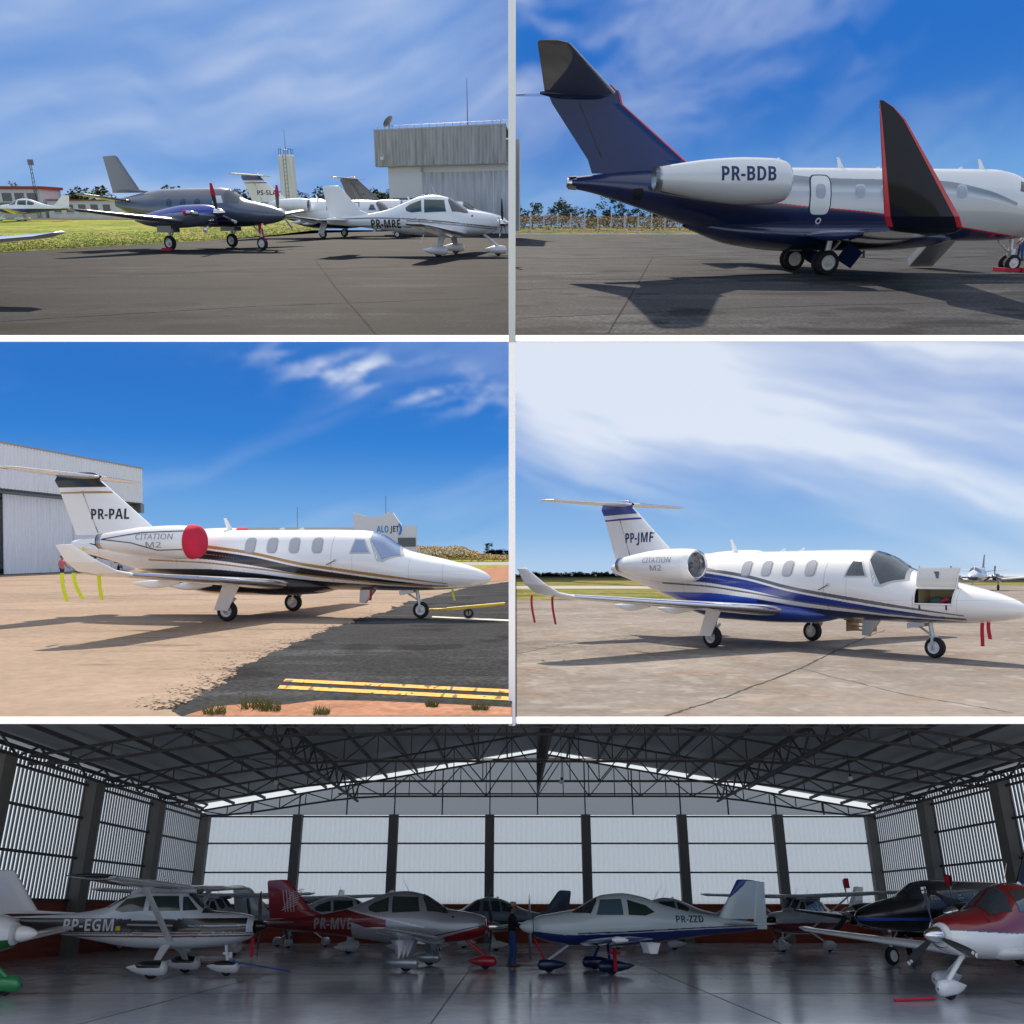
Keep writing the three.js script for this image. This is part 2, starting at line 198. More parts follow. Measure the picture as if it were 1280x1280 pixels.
// propeller: hub at the part's origin, axis +x
function propeller(parent, x, y, z, n, len, ch, turn, { spin: sm = M.chrome, bladeMat = M.dark, sr = 0.17, sl = 0.38, tip, cover, boot } = {}) {
  const sp = mesh('propeller', spin([[0.001, sl], [sr * 0.28, sl * 0.93], [sr * 0.62, sl * 0.7], [sr * 0.88, sl * 0.36], [sr, 0], [sr, -0.06], [0.001, -0.06]], 24).rotateZ(-Math.PI / 2), sm, parent); sp.position.set(x, y, z); sp.userData.label = n + ' blade propeller with pointed spinner';
  for (let k = 0; k < n; k++) { const a = turn + k / n * 2 * Math.PI; const b = mesh('blade', blade(len, ch).rotateX(a).translate(0.04, 0, 0), bladeMat, sp);
    if (tip) { const g = new THREE.BoxGeometry(0.02, 0.05, ch * 0.62); mesh('tip_band', merge([g.clone().translate(0, len * 0.97, 0), g.clone().translate(0, len * 0.89, 0)]).rotateX(a).translate(0.04, 0, 0), tip, sp); }
    if (cover && Math.cos(a) > 0.2) mesh('propeller_cover', new THREE.CylinderGeometry(0.05, 0.12, len * 0.42, 10).translate(0, len * 0.86, 0).rotateX(a).translate(0.04, 0, 0), M.redcloth, sp);
    if (boot && Math.cos(a) < -0.2) mesh('blade_tip', new THREE.CylinderGeometry(0.09, 0.05, len * 0.25, 8).translate(0, len * 0.92, 0).rotateX(a).translate(0.04, 0, 0), M.offwhite, sp); }
  return sp; }
function spat(parent, x, z, L, w, h, mat, y0 = 0.06, wheelR = 0.2) { const g = Loft([[-L * 0.62, y0 + h * 0.52, y0 + h * 0.6, 0.01, y0 + h * 0.56], [-L * 0.4, y0 + h * 0.22, y0 + h * 0.78, w * 0.3, y0 + h * 0.5], [-L * 0.1, y0 + h * 0.04, y0 + h * 0.98, w * 0.48, y0 + h * 0.5], [L * 0.15, y0, y0 + h, w * 0.5, y0 + h * 0.5], [L * 0.32, y0 + h * 0.08, y0 + h * 0.9, w * 0.4, y0 + h * 0.48], [L * 0.38, y0 + h * 0.38, y0 + h * 0.55, 0.02, y0 + h * 0.46]], { zc: z }).geo(24, 20).translate(x, 0, 0); const m = mesh('wheel_fairing', g, mat, parent); mesh('tyre', tyreGeo(wheelR, 0.14).translate(x, wheelR, z), M.tyre, m); return m; }
const stripe = (x, y, c, hw) => Math.abs(y - c) < hw;
function streamer(parent, p, len, mat, w = 0.07, sway = 0.12) { const g = gridGeo(6, 2, (i, j) => [p[0] + sway * i * i + (j - 0.5) * w, p[1] - len * i, p[2] + 0.012 * Math.sin(i * 5)]); const q = gridGeo(6, 2, (i, j) => [p[0] + sway * i * i + (0.5 - j) * w, p[1] - len * i, p[2] + 0.012 * Math.sin(i * 5) - 0.004]); return mesh('warning_streamer', merge([g, q]), mat, parent); }
function antenna(parent, x, y, h, z = 0, sweep = 0.12, mat = M.white) { return mesh('antenna', Wing([{ p: [x, y, z], c: 0.2, t: 0.14, n: [0, 0, 1] }, { p: [x - sweep, y + h, z], c: 0.09, t: 0.14, n: [0, 0, 1] }]), mat, parent); }
const whip = (parent, x, y, h, dx, z = 0) => mesh('whip_antenna', bar([x, y, z], [x + dx, y + h, z], 0.011, 5, 0.005), M.white, parent);

// ---- light business jet with T tail, engines on the rear fuselage and straight wings
function lightJet(o) {
  const root = grp('business_jet'), L = Loft([[6.74, 1.09, 1.15, 0.02, 1.12], [6.64, 1.0, 1.26, 0.14, 1.12], [6.3, 0.9, 1.42, 0.29, 1.14], [5.6, 0.82, 1.62, 0.47, 1.19], [4.8, 0.78, 1.8, 0.61, 1.25], [4.4, 0.77, 1.9, 0.67, 1.29, 2.1], [4.1, 0.77, 2.05, 0.72, 1.35, 2.1], [3.65, 0.77, 2.33, 0.765, 1.45, 2.05], [3.2, 0.77, 2.45, 0.795, 1.55], [2.1, 0.78, 2.48, 0.815, 1.62], [-1.5, 0.8, 2.48, 0.815, 1.62], [-2.5, 0.95, 2.46, 0.77, 1.68], [-3.5, 1.22, 2.42, 0.65, 1.78], [-4.5, 1.5, 2.36, 0.47, 1.9], [-5.5, 1.76, 2.28, 0.28, 2.02], [-6.1, 1.93, 2.2, 0.14, 2.07], [-6.25, 2.02, 2.12, 0.03, 2.07]]);
  const gold = curve([[-1.9, 2.06], [0, 1.82], [1.5, 1.52], [2.6, 1.36], [4.7, 1.09], [5.7, 0.97]]), aft = curve([[-5.4, 2.1], [-4.4, 1.92], [-3, 1.80], [-1.5, 1.72], [0, 1.55], [1.5, 1.3], [3, 1.12], [5, 0.93]]), low = curve([[-4.2, 1.36], [-3, 1.36], [-1.5, 1.36], [0, 1.26], [1.5, 1.08], [3, 0.97], [5, 0.87], [6, 0.84]]), thin = curve([[-3.2, 1.62], [-1.5, 1.55], [0, 1.4], [2, 1.16], [4, 0.99], [5.6, 0.9]]);
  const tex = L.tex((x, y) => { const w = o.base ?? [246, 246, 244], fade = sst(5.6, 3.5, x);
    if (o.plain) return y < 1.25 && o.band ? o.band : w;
    let c = w; if (x > -1.9 && x < 5.6 && Math.abs(y - gold(x)) < 0.012 + 0.03 * fade) c = o.c1; const b = aft(x); if (x > -5.4 && x < 5.2 && Math.abs(y - b) < 0.015 + 0.055 * fade * sst(-5.4, -4.4, x)) c = o.c2; if (x > -1.7 && x < 5.3 && Math.abs(y - (gold(x) - 0.15)) < 0.012 + 0.04 * fade) c = o.c2; if (x > -3.2 && x < 5.6 && Math.abs(y - thin(x)) < 0.022) c = o.c1; const lo = low(x); if (y < lo && x > -4.4) c = o.belly(x); else if (y < lo + 0.03 && x > -3.6) c = w; for (const q of [-5.05, -3.45, -2.25, 2.42, 3.02, 4.58, 5.5]) if (Math.abs(x - q) < 0.008) c = [c[0] * 0.86, c[1] * 0.86, c[2] * 0.87]; if (Math.abs(y - 1.2 - 0.02 * x) < 0.005 && x > 2.4) c = [c[0] * 0.88, c[1] * 0.88, c[2] * 0.88]; return c; });
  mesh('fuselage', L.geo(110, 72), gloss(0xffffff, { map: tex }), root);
  // belly fairing over the wing centre section
  mesh('belly_fairing', Loft([[2.3, 0.78, 0.9, 0.2, 0.86], [1.7, 0.66, 1.12, 0.72, 0.9], [0.4, 0.6, 1.2, 0.98, 0.93], [-1.2, 0.62, 1.2, 0.96, 0.94], [-2.4, 0.8, 1.15, 0.6, 1.0], [-3.0, 1.0, 1.1, 0.1, 1.05]]).geo(30, 28), o.bellyMat, root);
  const wingS = [{ p: [1.25, 0.93, 0.55], c: 2.25, t: 0.14 }, { p: [1.02, 1.06, 2.2], c: 1.85, t: 0.13 }, { p: [0.6, 1.38, 6.95], c: 1.08, t: 0.11 }];
  const tip = [{ p: [0.6, 1.38, 6.95], c: 1.08, t: 0.11 }, { p: [0.42, 1.45, 7.22], c: 0.95, t: 0.1, n: [0, 0.93, -0.36] }, { p: [0.12, 1.66, 7.42], c: 0.78, t: 0.09, n: [0, 0.5, -0.86] }, { p: [-0.4, 2.0, 7.53], c: 0.4, t: 0.09, n: [0, 0.25, -0.97] }];
  both(root, 'wing', Wing(wingS), o.wingMat ?? M.white, (w, s) => {
    const m = (g) => s > 0 ? g : mirrorZ(g); mesh('leading_edge', m(Wing(wingS, { s0: 0.42, s1: 0.58, off: 0.004, cap: false })), M.chrome, w); mesh('winglet', m(Wing(tip)), M.white, w);
    for (const q of [[0.28, 1.02, 2.6], [0.2, 1.13, 4.1]]) mesh('flap_track', m(Loft([[-1.35, q[1] - 0.08, q[1] - 0.02, 0.02, q[1] - 0.05], [-0.8, q[1] - 0.17, q[1] + 0.03, 0.05, q[1] - 0.06], [-0.1, q[1] - 0.06, q[1] + 0.03, 0.02, q[1]]], { zc: q[2] }).geo(10, 10)), M.white, w); });
  const finS = [{ p: [-3.2, 2.36, 0], c: 2.85, t: 0.085, n: [0, 0, 1] }, { p: [-5.22, 4.02, 0], c: 1.5, t: 0.085, n: [0, 0, 1] }];
  mesh('vertical_fin', Wing(finS), M.white, root);
  const capS = [{ p: [-4.95, 3.79, 0], c: 1.68, t: 0.105, n: [0, 0, 1] }, { p: [-5.2, 4.0, 0], c: 1.56, t: 0.105, n: [0, 0, 1] }, { p: [-5.32, 4.17, 0], c: 1.34, t: 0.12, n: [0, 0, 1] }];
  const cap = mesh('fin_cap', Wing(capS), o.capMat, root); mesh('trim_line', Wing([{ p: [-4.72, 3.6, 0], c: 1.83, t: 0.095, n: [0, 0, 1] }, { p: [-4.78, 3.65, 0], c: 1.8, t: 0.095, n: [0, 0, 1] }]), o.trimMat, cap);
  both(root, 'horizontal_stabilizer', Wing([{ p: [-5.2, 4.1, 0.05], c: 1.3, t: 0.1 }, { p: [-5.72, 4.14, 2.75], c: 0.72, t: 0.09 }, { p: [-5.95, 4.15, 2.88], c: 0.45, t: 0.09 }]), M.cream, (w, s) => { const g = Wing([{ p: [-5.19, 4.1, 0.3], c: 1.28, t: 0.1 }, { p: [-5.71, 4.14, 2.75], c: 0.72, t: 0.09 }], { s0: 0.44, s1: 0.56, off: 0.004, cap: false }); mesh('leading_edge', s > 0 ? g : mirrorZ(g), M.chrome, w); });
  const finZ = (x, y) => { const t = (y - 2.36) / 1.66, le = -3.2 - 2.02 * t, c = 2.85 - 1.35 * t, xc = clamp((le - x) / c, 0.001, 1); return 0.085 * c * 5 * (0.2969 * Math.sqrt(xc) - 0.126 * xc - 0.3516 * xc * xc + 0.2843 * xc ** 3 - 0.1036 * xc ** 4); };
  for (const s of [1, -1]) { mesh('registration_lettering', remap(textFlat(o.reg, 0.31, { w: o.regW ?? 1.28, cut: 0.2 }), (a, b) => { const x = -4.84 + s * a, y = 2.98 + b; return [x, y, s * (finZ(x, y) + 0.008)]; }), o.regMat ?? M.ink, root); mesh('rudder_gap', remap(textFlat('I', 0.8), (a, b) => { const y = 3.05 + b * 1.6, x = -5.52 + a * 0.12 - (y - 3.05) * 0.42; return [x, y, s * (finZ(x, y) + 0.006)]; }), M.inkgrey, root); }
  // engines
  for (const s of [1, -1]) { const z = s * 1.36, NL = Loft([[-1.15, 1.74, 2.52, 0.39, 2.13], [-1.35, 1.68, 2.57, 0.445, 2.13], [-1.9, 1.65, 2.59, 0.465, 2.12], [-2.75, 1.7, 2.56, 0.43, 2.13], [-3.6, 1.82, 2.46, 0.32, 2.14], [-4.1, 1.92, 2.38, 0.235, 2.15]], { zc: z });
    const n = mesh('engine_nacelle', NL.geo(30, 32), M.white, root); mesh('exhaust', spin([[0.235, 0], [0.215, -0.16], [0.12, 0.1], [0.001, 0.12]], 20).rotateZ(-Math.PI / 2).translate(-4.11, 2.15, z), M.steel, n);
    mesh('intake_lip', spin([[0.415, -0.16], [0.398, -0.04], [0.37, 0.02], [0.335, -0.02], [0.32, -0.2]], 28).rotateZ(-Math.PI / 2).translate(-1.16, 2.13, z), M.chrome, n); mesh('fan', merge([cyl(0.32, 0.32, 0.01, 0, 0, 0, 24), spin([[0.09, 0], [0.05, 0.1], [0.001, 0.14]], 14), ...Array.from({ length: 16 }, (_, i) => box(0.24, 0.02, 0.05, 0.19, 0.02, 0, 0.6, i / 16 * 6.283))]).rotateZ(-Math.PI / 2).translate(-1.38, 2.13, z), M.gun, n);
    mesh('pylon', Wing([{ p: [-2.1, 2.12, s * 0.5], c: 2.0, t: 0.1 }, { p: [-2.2, 2.12, s * 1.05], c: 1.7, t: 0.09 }]), M.white, root);
    mesh('nacelle_lettering', merge([NL.text(o.word1, -2.3, 2.27, 0.15, s, { w: 1.15, regular: true }), NL.text(o.word2, -2.3, 2.05, 0.15, s, { w: 0.48, regular: true })]), M.inkgrey, n);
    if (o.covers) { mesh('intake_cover', spin([[0.001, 0.13], [0.25, 0.12], [0.40, 0.07], [0.455, -0.01], [0.475, -0.1], [0.485, -0.2], [0.462, -0.22]], 28).rotateZ(-Math.PI / 2).translate(-1.22, 2.13, z), M.redcloth, n); const line = (pts) => { const g = []; for (let k = 0; k < pts.length - 1; k++) for (let q = 0; q < 6; q++) { const f = (t) => { const x = pts[k][0] + (pts[k + 1][0] - pts[k][0]) * t, y = pts[k][1] + (pts[k + 1][1] - pts[k][1]) * t; return NL.P(x, NL.th(x, y, s), 0.012); }; g.push(bar(f(q / 6), f((q + 1) / 6), 0.012, 5)); } return merge(g); }; mesh('cover_strap', line([[-1.45, 2.42], [-2.7, 2.38], [-4.05, 2.2]]), M.strap, n); mesh('cover_strap', line([[-1.45, 1.92], [-2.2, 1.9], [-3.0, 2.1], [-4.05, 2.2]]), M.strap, n); } }
  // windows
  for (const s of [1, -1]) { for (const x of [0.0, 0.66, 1.32, 2.0]) { const f = mesh('window', L.oval(x, 2.03, 0.33, 0.44, s, 0.006, 3.4, -0.06), M.steel, root); mesh('pane', L.oval(x, 2.03, 0.28, 0.39, s, 0.012, 3.4, -0.06), M.shade, f); }
    const f = mesh('cockpit_side_window', L.poly([[2.95, 1.8], [3.05, 2.22], [3.32, 2.2], [3.55, 1.8]], s, 0.005), M.steel, root); mesh('pane', L.poly([[3.0, 1.84], [3.08, 2.18], [3.3, 2.16], [3.48, 1.84]], s, 0.01), o.covers ? M.sunshade : M.glass, f);
    mesh('exterior_light', L.oval(2.55, 1.62, 0.09, 0.09, s, 0.02, 2), M.alloy, root); if (s > 0) mesh('static_probe', bar(L.P(2.55, L.th(2.55, 1.62, 1), 0.02), L.P(2.3, L.th(2.3, 1.5, 1), 0.03), 0.012), M.gun, root);
    const A = (x, y) => [x, L.th(x, y, s)]; const g1 = [A(3.46, 2.2), [3.4, Math.PI / 2 - s * 0.03], [4.16, Math.PI / 2 - s * 0.03], A(4.32, 1.76), A(3.86, 1.64)]; const wf = mesh('windshield', L.polyT([A(3.4, 2.25), [3.34, Math.PI / 2], [4.24, Math.PI / 2], A(4.42, 1.74), A(3.9, 1.58), A(3.72, 1.6)], 0.004), M.steel, root); mesh('pane', L.polyT(g1, 0.01), o.covers ? M.sunshade : M.glass, wf); }
  // gear
  for (const s of [1, -1]) { const g = mesh('main_gear', merge([bar([0.1, 1.05, s * 1.98], [0, 0.28, s * 1.98], 0.065, 10), bar([0, 0.28, s * 1.86], [0, 0.28, s * 2.1], 0.05, 8), bar([0.22, 0.62, s * 1.98], [0.04, 0.42, s * 1.98], 0.035, 6)]), M.white, root); wheel(g, 0, s * 2.02, 0.28, 0.2); mesh('gear_door', merge([0, 1].map((q) => gridGeo(4, 4, (i, j) => [-0.3 + 0.5 * j * (1 - 0.2 * (1 - i)) + 0.3 * i, 0.3 + 0.74 * i, s * (2.17 + 0.03 * i + (q ? 0.02 : 0))]))), M.white, g); }
  const ng = mesh('nose_gear', merge([bar([4.62, 0.85, 0], [4.75, 0.22, 0], 0.05, 10), bar([4.2, 0.8, 0], [4.68, 0.5, 0], 0.025, 6), bar([4.75, 0.24, -0.1], [4.75, 0.24, 0.1], 0.04, 8), box(0.06, 0.3, 0.2, 4.73, 0.35, 0), ...[1, -1].map((s) => box(0.42, 0.12, 0.015, 4.38, 0.74, s * 0.16, 0, 0, 0.2))]), M.alloy, root); wheel(ng, 4.75, 0, 0.235, 0.17, M.offwhite);
  mesh('ventral_blade', Wing([{ p: [3.5, 0.8, 0.1], c: 0.5, t: 0.1, n: [0, 0, 1] }, { p: [3.2, 0.42, 0.1], c: 0.22, t: 0.1, n: [0, 0, 1] }]), M.steel, root);
  antenna(root, -0.9, 2.47, 0.36, 0, 0.22); antenna(root, 0.7, 2.48, 0.06, 0, 0.02); antenna(root, 1.3, 2.48, 0.06, 0, 0.02);
  return { root, L };
}
// ---- large business jet, swept wing with tall winglets
function largeJet() {
  const root = grp('business_jet'), L = Loft([[8.75, 1.72, 1.8, 0.03, 1.76], [8.64, 1.5, 2.04, 0.25, 1.77], [8.35, 1.3, 2.36, 0.52, 1.82], [7.9, 1.16, 2.72, 0.8, 1.92], [7.45, 1.1, 3.08, 0.95, 2.04], [6.9, 1.06, 3.3, 1.03, 2.15], [6.2, 1.04, 3.4, 1.06, 2.22], [-2.0, 1.04, 3.42, 1.07, 2.24], [-3.6, 1.28, 3.4, 1.02, 2.34], [-5.0, 1.72, 3.36, 0.86, 2.52], [-6.5, 2.2, 3.28, 0.6, 2.74], [-7.9, 2.6, 3.16, 0.34, 2.88], [-8.6, 2.74, 3.08, 0.22, 2.92]]);
  const bound = curve([[-5.6, 2.9], [-4.4, 2.66], [-3, 2.42], [-1, 2.2], [1.5, 2.0], [4, 1.66], [6, 1.38], [7.5, 1.18], [9.3, 1.0]]), swA = curve([[-5, 3.1], [-2, 3.2], [0, 3.06], [4.0, 2.98], [5.6, 2.7], [6.9, 2.25]]), swB = curve([[-5, 2.5], [-2, 2.66], [0, 2.62], [4.0, 2.58], [5.6, 2.4], [6.9, 2.1]]);
  const tex = L.tex((x, y, z) => { const b = bound(x); if (x < -5.1 + 0.35 * (y - 2.4)) return [22, 38, 84]; if (y < b) { return Math.abs(y - b) < 0.045 && x > -5 ? [205, 20, 46] : [19, 33, 76]; }
    let c = [226, 226, 224]; const n = fbm(x * 0.5, y * 9, 3); if (y < swA(x) && y > swB(x) && x < 6.8) { const t = (y - swB(x)) / (swA(x) - swB(x)); c = mixc([212, 213, 214], [134, 141, 150], sst(0.1, 0.7, t)); } else if (y <= swB(x)) c = mixc([196, 198, 200], [224, 224, 222], sst(0.3, -0.3, (y - b) - 0.25));
    if (x > 7.3) c = [206, 206, 203]; if (x > 4.6 && x < 8.4 && y < 2.2 && y > b) c = mixc(c, [206, 202, 190], 0.5);
    // broken dashes where the tail colour dissolves
    const d = clamp((x + 4.9) / 3.6); if (x > -5 && x < -1.2) { const row = Math.floor(y * 16), f = y * 16 - row; if (f > 0.3 && f < 0.62 && vn(x * 2.6 + row * 7.7, row * 3.1) > 0.52 + 0.42 * d) c = [40, 48, 70]; } return c; }, 2048, 512);
  const fus = mesh('fuselage', L.geo(130, 80), gloss(0xffffff, { map: tex }), root);
  mesh('belly_fairing', Loft([[5.2, 1.04, 1.2, 0.2, 1.15], [4.3, 0.86, 1.5, 0.95, 1.2], [2.5, 0.72, 1.75, 1.32, 1.25], [-1, 0.72, 1.75, 1.3, 1.3], [-3, 0.95, 1.8, 0.95, 1.4], [-4.6, 1.5, 1.75, 0.2, 1.65]]).geo(34, 30), gloss(rgb(0.010, 0.02, 0.07)), root);
  const ws = [{ p: [3.3, 1.2, 0.9], c: 4.3, t: 0.13 }, { p: [2.2, 1.32, 3.4], c: 2.9, t: 0.12 }, { p: [0.05, 1.5, 9.2], c: 1.7, t: 0.1 }];
  const wn = [0, 0.12, -0.99], wl = [{ p: [0.05, 1.5, 9.2], c: 1.7, t: 0.1 }, { p: [-0.02, 1.53, 9.5], c: 1.85, t: 0.08, n: [0, 0.95, -0.3] }, { p: [-0.12, 1.62, 9.74], c: 1.95, t: 0.06, n: [0, 0.6, -0.8] }, { p: [-0.32, 1.85, 9.86], c: 1.92, t: 0.045, n: wn }, { p: [-2.22, 3.95, 10.12], c: 0.6, t: 0.05, n: wn }, { p: [-2.55, 4.2, 10.15], c: 0.34, t: 0.05, n: wn }, { p: [-2.84, 4.34, 10.16], c: 0.08, t: 0.05, n: wn }];
  both(root, 'wing', Wing(ws), gloss(rgb(0.012, 0.025, 0.09), { specularIntensity: 0.3 }), (w, s) => { const m = (g) => s > 0 ? g : mirrorZ(g); mesh('leading_edge', m(Wing(ws, { s0: 0.43, s1: 0.57, off: 0.005, cap: false })), M.chrome, w); const wm = mesh('winglet', m(Wing(wl)), gloss(rgb(0.004, 0.006, 0.016), { roughness: 0.5, specularIntensity: 0.2, clearcoat: 0.5 }), w); wm.userData.label = 'tall black winglet with red border';
    mesh('red_border', m(Wing(wl.slice(2), { s0: 0.405, s1: 0.595, off: 0.008, cap: false })), M.red, w); mesh('red_border', m(merge([Wing(wl.slice(2), { s0: 0, s1: 0.09, off: 0.008, cap: false, nc: 4 }), Wing(wl.slice(2), { s0: 0.91, s1: 1, off: 0.008, cap: false, nc: 4 })])), M.red, w); 
    for (const [x, z] of [[-0.4, 4.2], [-1.2, 6.2]]) mesh('flap_track', m(Loft([[x - 1.5, 1.33, 1.36, 0.02, 1.35], [x - 0.8, 1.2, 1.45, 0.08, 1.35], [x + 0.2, 1.32, 1.46, 0.03, 1.4]], { zc: z }).geo(12, 10)), M.navy, w); });
  const fs = [{ p: [-3.9, 3.2, 0], c: 4.0, t: 0.09, n: [0, 0, 1] }, { p: [-4.7, 3.62, 0], c: 3.35, t: 0.085, n: [0, 0, 1] }, { p: [-6.95, 5.3, 0], c: 2.35, t: 0.085, n: [0, 0, 1] }, { p: [-7.05, 5.62, 0], c: 2.4, t: 0.085, n: [0, 0, 1] }, { p: [-7.3, 5.82, 0], c: 2.15, t: 0.08, n: [0, 0, 1] }];
  mesh('vertical_fin', Wing(fs), gloss(rgb(0.006, 0.028, 0.13), { specularIntensity: 0.2, clearcoat: 0.7 }), root); mesh('red_border', merge([Wing([{ p: [-2.6, 3.36, 0], c: 1.6, t: 0.06, n: [0, 0, 1] }, { p: [-4.0, 3.42, 0], c: 0.3, t: 0.3, n: [0, 0, 1] }], { cap: false }), Wing(fs, { s0: 0.44, s1: 0.56, off: 0.008, cap: false })]), M.red, root);
  for (const s of [1, -1]) mesh('rudder_gap', remap(textFlat('I', 0.8), (a, b) => { const y = 4.5 + b * 2, x = -8.0 + a * 0.14 - (y - 4.5) * 0.5, t = clamp((y - 3.62) / 1.68), le = -4.7 - 2.25 * t, c = 3.35 - 1.0 * t, xc = clamp((le - x) / c, 0.01, 1); return [x, y, s * (0.085 * c * 5 * (0.2969 * Math.sqrt(xc) - 0.126 * xc - 0.3516 * xc * xc + 0.2843 * xc ** 3 - 0.1036 * xc ** 4) + 0.008)]; }), M.ink, root);
  both(root, 'horizontal_stabilizer', Wing([{ p: [-7.25, 5.62, 0.05], c: 2.3, t: 0.1 }, { p: [-9.55, 6.15, 5.5], c: 0.85, t: 0.09 }, { p: [-9.85, 6.17, 5.68], c: 0.5, t: 0.09 }]), gloss(rgb(0.12, 0.12, 0.12), { roughness: 0.5 }), (w, s) => { const g = Wing([{ p: [-7.25, 5.62, 0.2], c: 2.3, t: 0.1 }, { p: [-9.53, 6.15, 5.5], c: 0.85, t: 0.09 }], { s0: 0.45, s1: 0.55, off: 0.006, cap: false }); mesh('leading_edge', s > 0 ? g : mirrorZ(g), M.alloy, w); });
  mesh('tail_bullet', Loft([[-7.1, 5.58, 5.7, 0.05, 5.64], [-7.9, 5.38, 5.84, 0.2, 5.6], [-9.0, 5.42, 5.78, 0.16, 5.6], [-9.7, 5.56, 5.64, 0.02, 5.6]]).geo(16, 14), M.navy, root);
  mesh('tail_exhaust', merge([spin([[0.2, 0.25], [0.23, 0], [0.18, 0.02], [0.15, 0.3], [0.001, 0.3]], 20).rotateZ(Math.PI / 2).translate(-8.45, 2.91, 0)]), M.chrome, root); mesh('exhaust_opening', cyl(0.16, 0.16, 0.02, 0, 0, 0, 18).rotateZ(Math.PI / 2).translate(-8.62, 2.91, 0), M.hole, root);
  for (const s of [1, -1]) { const z = s * 1.92, NL = Loft([[-1.75, 2.5, 3.3, 0.4, 2.9], [-1.9, 2.32, 3.5, 0.6, 2.9], [-2.4, 2.22, 3.6, 0.7, 2.9], [-3.3, 2.2, 3.62, 0.72, 2.9], [-4.4, 2.32, 3.56, 0.64, 2.92], [-5.5, 2.52, 3.42, 0.47, 2.96], [-6.0, 2.62, 3.34, 0.38, 2.97]], { zc: z });
    const n = mesh('engine_nacelle', NL.geo(34, 34), M.offwhite, root); mesh('intake_lip', spin([[0.58, -0.14], [0.52, -0.03], [0.47, 0.02], [0.42, -0.04], [0.4, -0.3]], 28).rotateZ(-Math.PI / 2).translate(-1.8, 2.9, z), M.chrome, n); mesh('fan', cyl(0.46, 0.46, 0.02, 0, 0, 0, 24).rotateZ(Math.PI / 2).translate(-2.05, 2.9, z), M.gun, n); mesh('exhaust', spin([[0.38, 0], [0.34, -0.2], [0.2, 0.1], [0.001, 0.1]], 22).rotateZ(-Math.PI / 2).translate(-6.0, 2.97, z), M.steel, n);
    mesh('registration_lettering', NL.text('PR-BDB', -3.3, 3.12, 0.42, s, { w: 1.75, cut: 0.15 }), M.inkblue, n); mesh('pylon', Wing([{ p: [-2.5, 2.9, s * 0.6], c: 3.2, t: 0.1 }, { p: [-2.6, 2.92, s * 1.4], c: 2.6, t: 0.1 }]), M.offwhite, root); }
  for (const s of [1, -1]) { for (const x of [1.15, 2.05, 2.95, 3.85, 4.75]) { const f = mesh('window', L.oval(x, 2.62, 0.38, 0.5, s, 0.008, 3), M.silver, root); mesh('pane', L.oval(x, 2.62, 0.3, 0.41, s, 0.016, 3), M.shade, f); }
    const d = mesh('door_outline', L.oval(-0.25, 2.52, 0.76, 1.28, s, 0.02, 5), M.inkblue, root); mesh('emergency_door', L.oval(-0.25, 2.52, 0.68, 1.2, s, 0.028, 5), M.offwhite, d); mesh('pane', L.oval(-0.25, 2.64, 0.34, 0.44, s, 0.036, 3), M.shade, d);
    mesh('cockpit_side_window', L.poly([[6.88, 2.66], [6.98, 2.98], [7.22, 2.94], [7.5, 2.56]], s, 0.006), M.glass, root); mesh('windshield', L.polyT([[7.3, L.th(7.3, 2.94, s)], [7.32, Math.PI / 2 - s * 0.03], [7.74, Math.PI / 2 - s * 0.03], [7.92, L.th(7.92, 2.4, s)], [7.58, L.th(7.58, 2.56, s)]], 0.006), M.glass, root);
    mesh('round_marking', L.oval(-0.2, 1.72, 0.2, 0.2, s, 0.012, 2), M.inkwhite, root); mesh('round_marking', L.oval(-0.2, 1.72, 0.11, 0.11, s, 0.017, 2), M.inkblue, root); mesh('service_panel', L.oval(-6.4, 2.55, 0.32, 0.36, s, 0.008, 6), M.hole, root); }
  for (const [x, h] of [[-1.2, 0.32], [0.9, 0.34], [6.0, 0.3]]) antenna(root, x, 3.4, h, 0, 0.22); for (const x of [2.2, 4.0, 5.2]) antenna(root, x, 3.4, 0.06, 0, 0.02);
  for (const s of [1, -1]) { const g = mesh('main_gear', merge([bar([0.1, 1.3, s * 1.5], [0, 0.4, s * 1.5], 0.1, 10), bar([0, 0.4, s * 1.2], [0, 0.4, s * 1.8], 0.07, 8), bar([0.5, 1.1, s * 1.4], [0.05, 0.6, s * 1.5], 0.05, 6)]), M.alloy, root); wheel(g, 0, s * 1.3, 0.4, 0.25, M.offwhite); wheel(g, 0, s * 1.68, 0.4, 0.25, M.offwhite); mesh('gear_door', box(0.62, 0.62, 0.03, 0.72, 0.62, s * 1.75, s * 0.3, 0, -0.5), M.navy, g); }
  const ng = mesh('nose_gear', merge([bar([7.5, 1.1, 0], [7.6, 0.3, 0], 0.08, 10), bar([7.0, 1.05, 0], [7.55, 0.6, 0], 0.035, 6), box(0.14, 0.3, 0.3, 7.58, 0.62, 0), bar([7.6, 0.3, -0.25], [7.6, 0.3, 0.25], 0.05, 8)]), M.alloy, root); wheel(ng, 7.6, 0.2, 0.29, 0.18, M.offwhite); wheel(ng, 7.6, -0.2, 0.29, 0.18, M.offwhite);
  mesh('airstair', merge([box(1.9, 0.06, 0.95, 0, 0, 0, 0, 0, 0), box(1.9, 0.3, 0.05, 0, 0.15, 0.45), box(1.9, 0.3, 0.05, 0, 0.15, -0.45), ...[0, 1, 2, 3, 4].map((i) => box(0.3, 0.05, 0.85, -0.8 + i * 0.38, 0.12 + 0.02 * i, 0))]).rotateZ(0.0).rotateY(Math.PI / 2).rotateX(-0.62).translate(5.6, 0.62, -1.75), M.silver, root);
  return root;
}
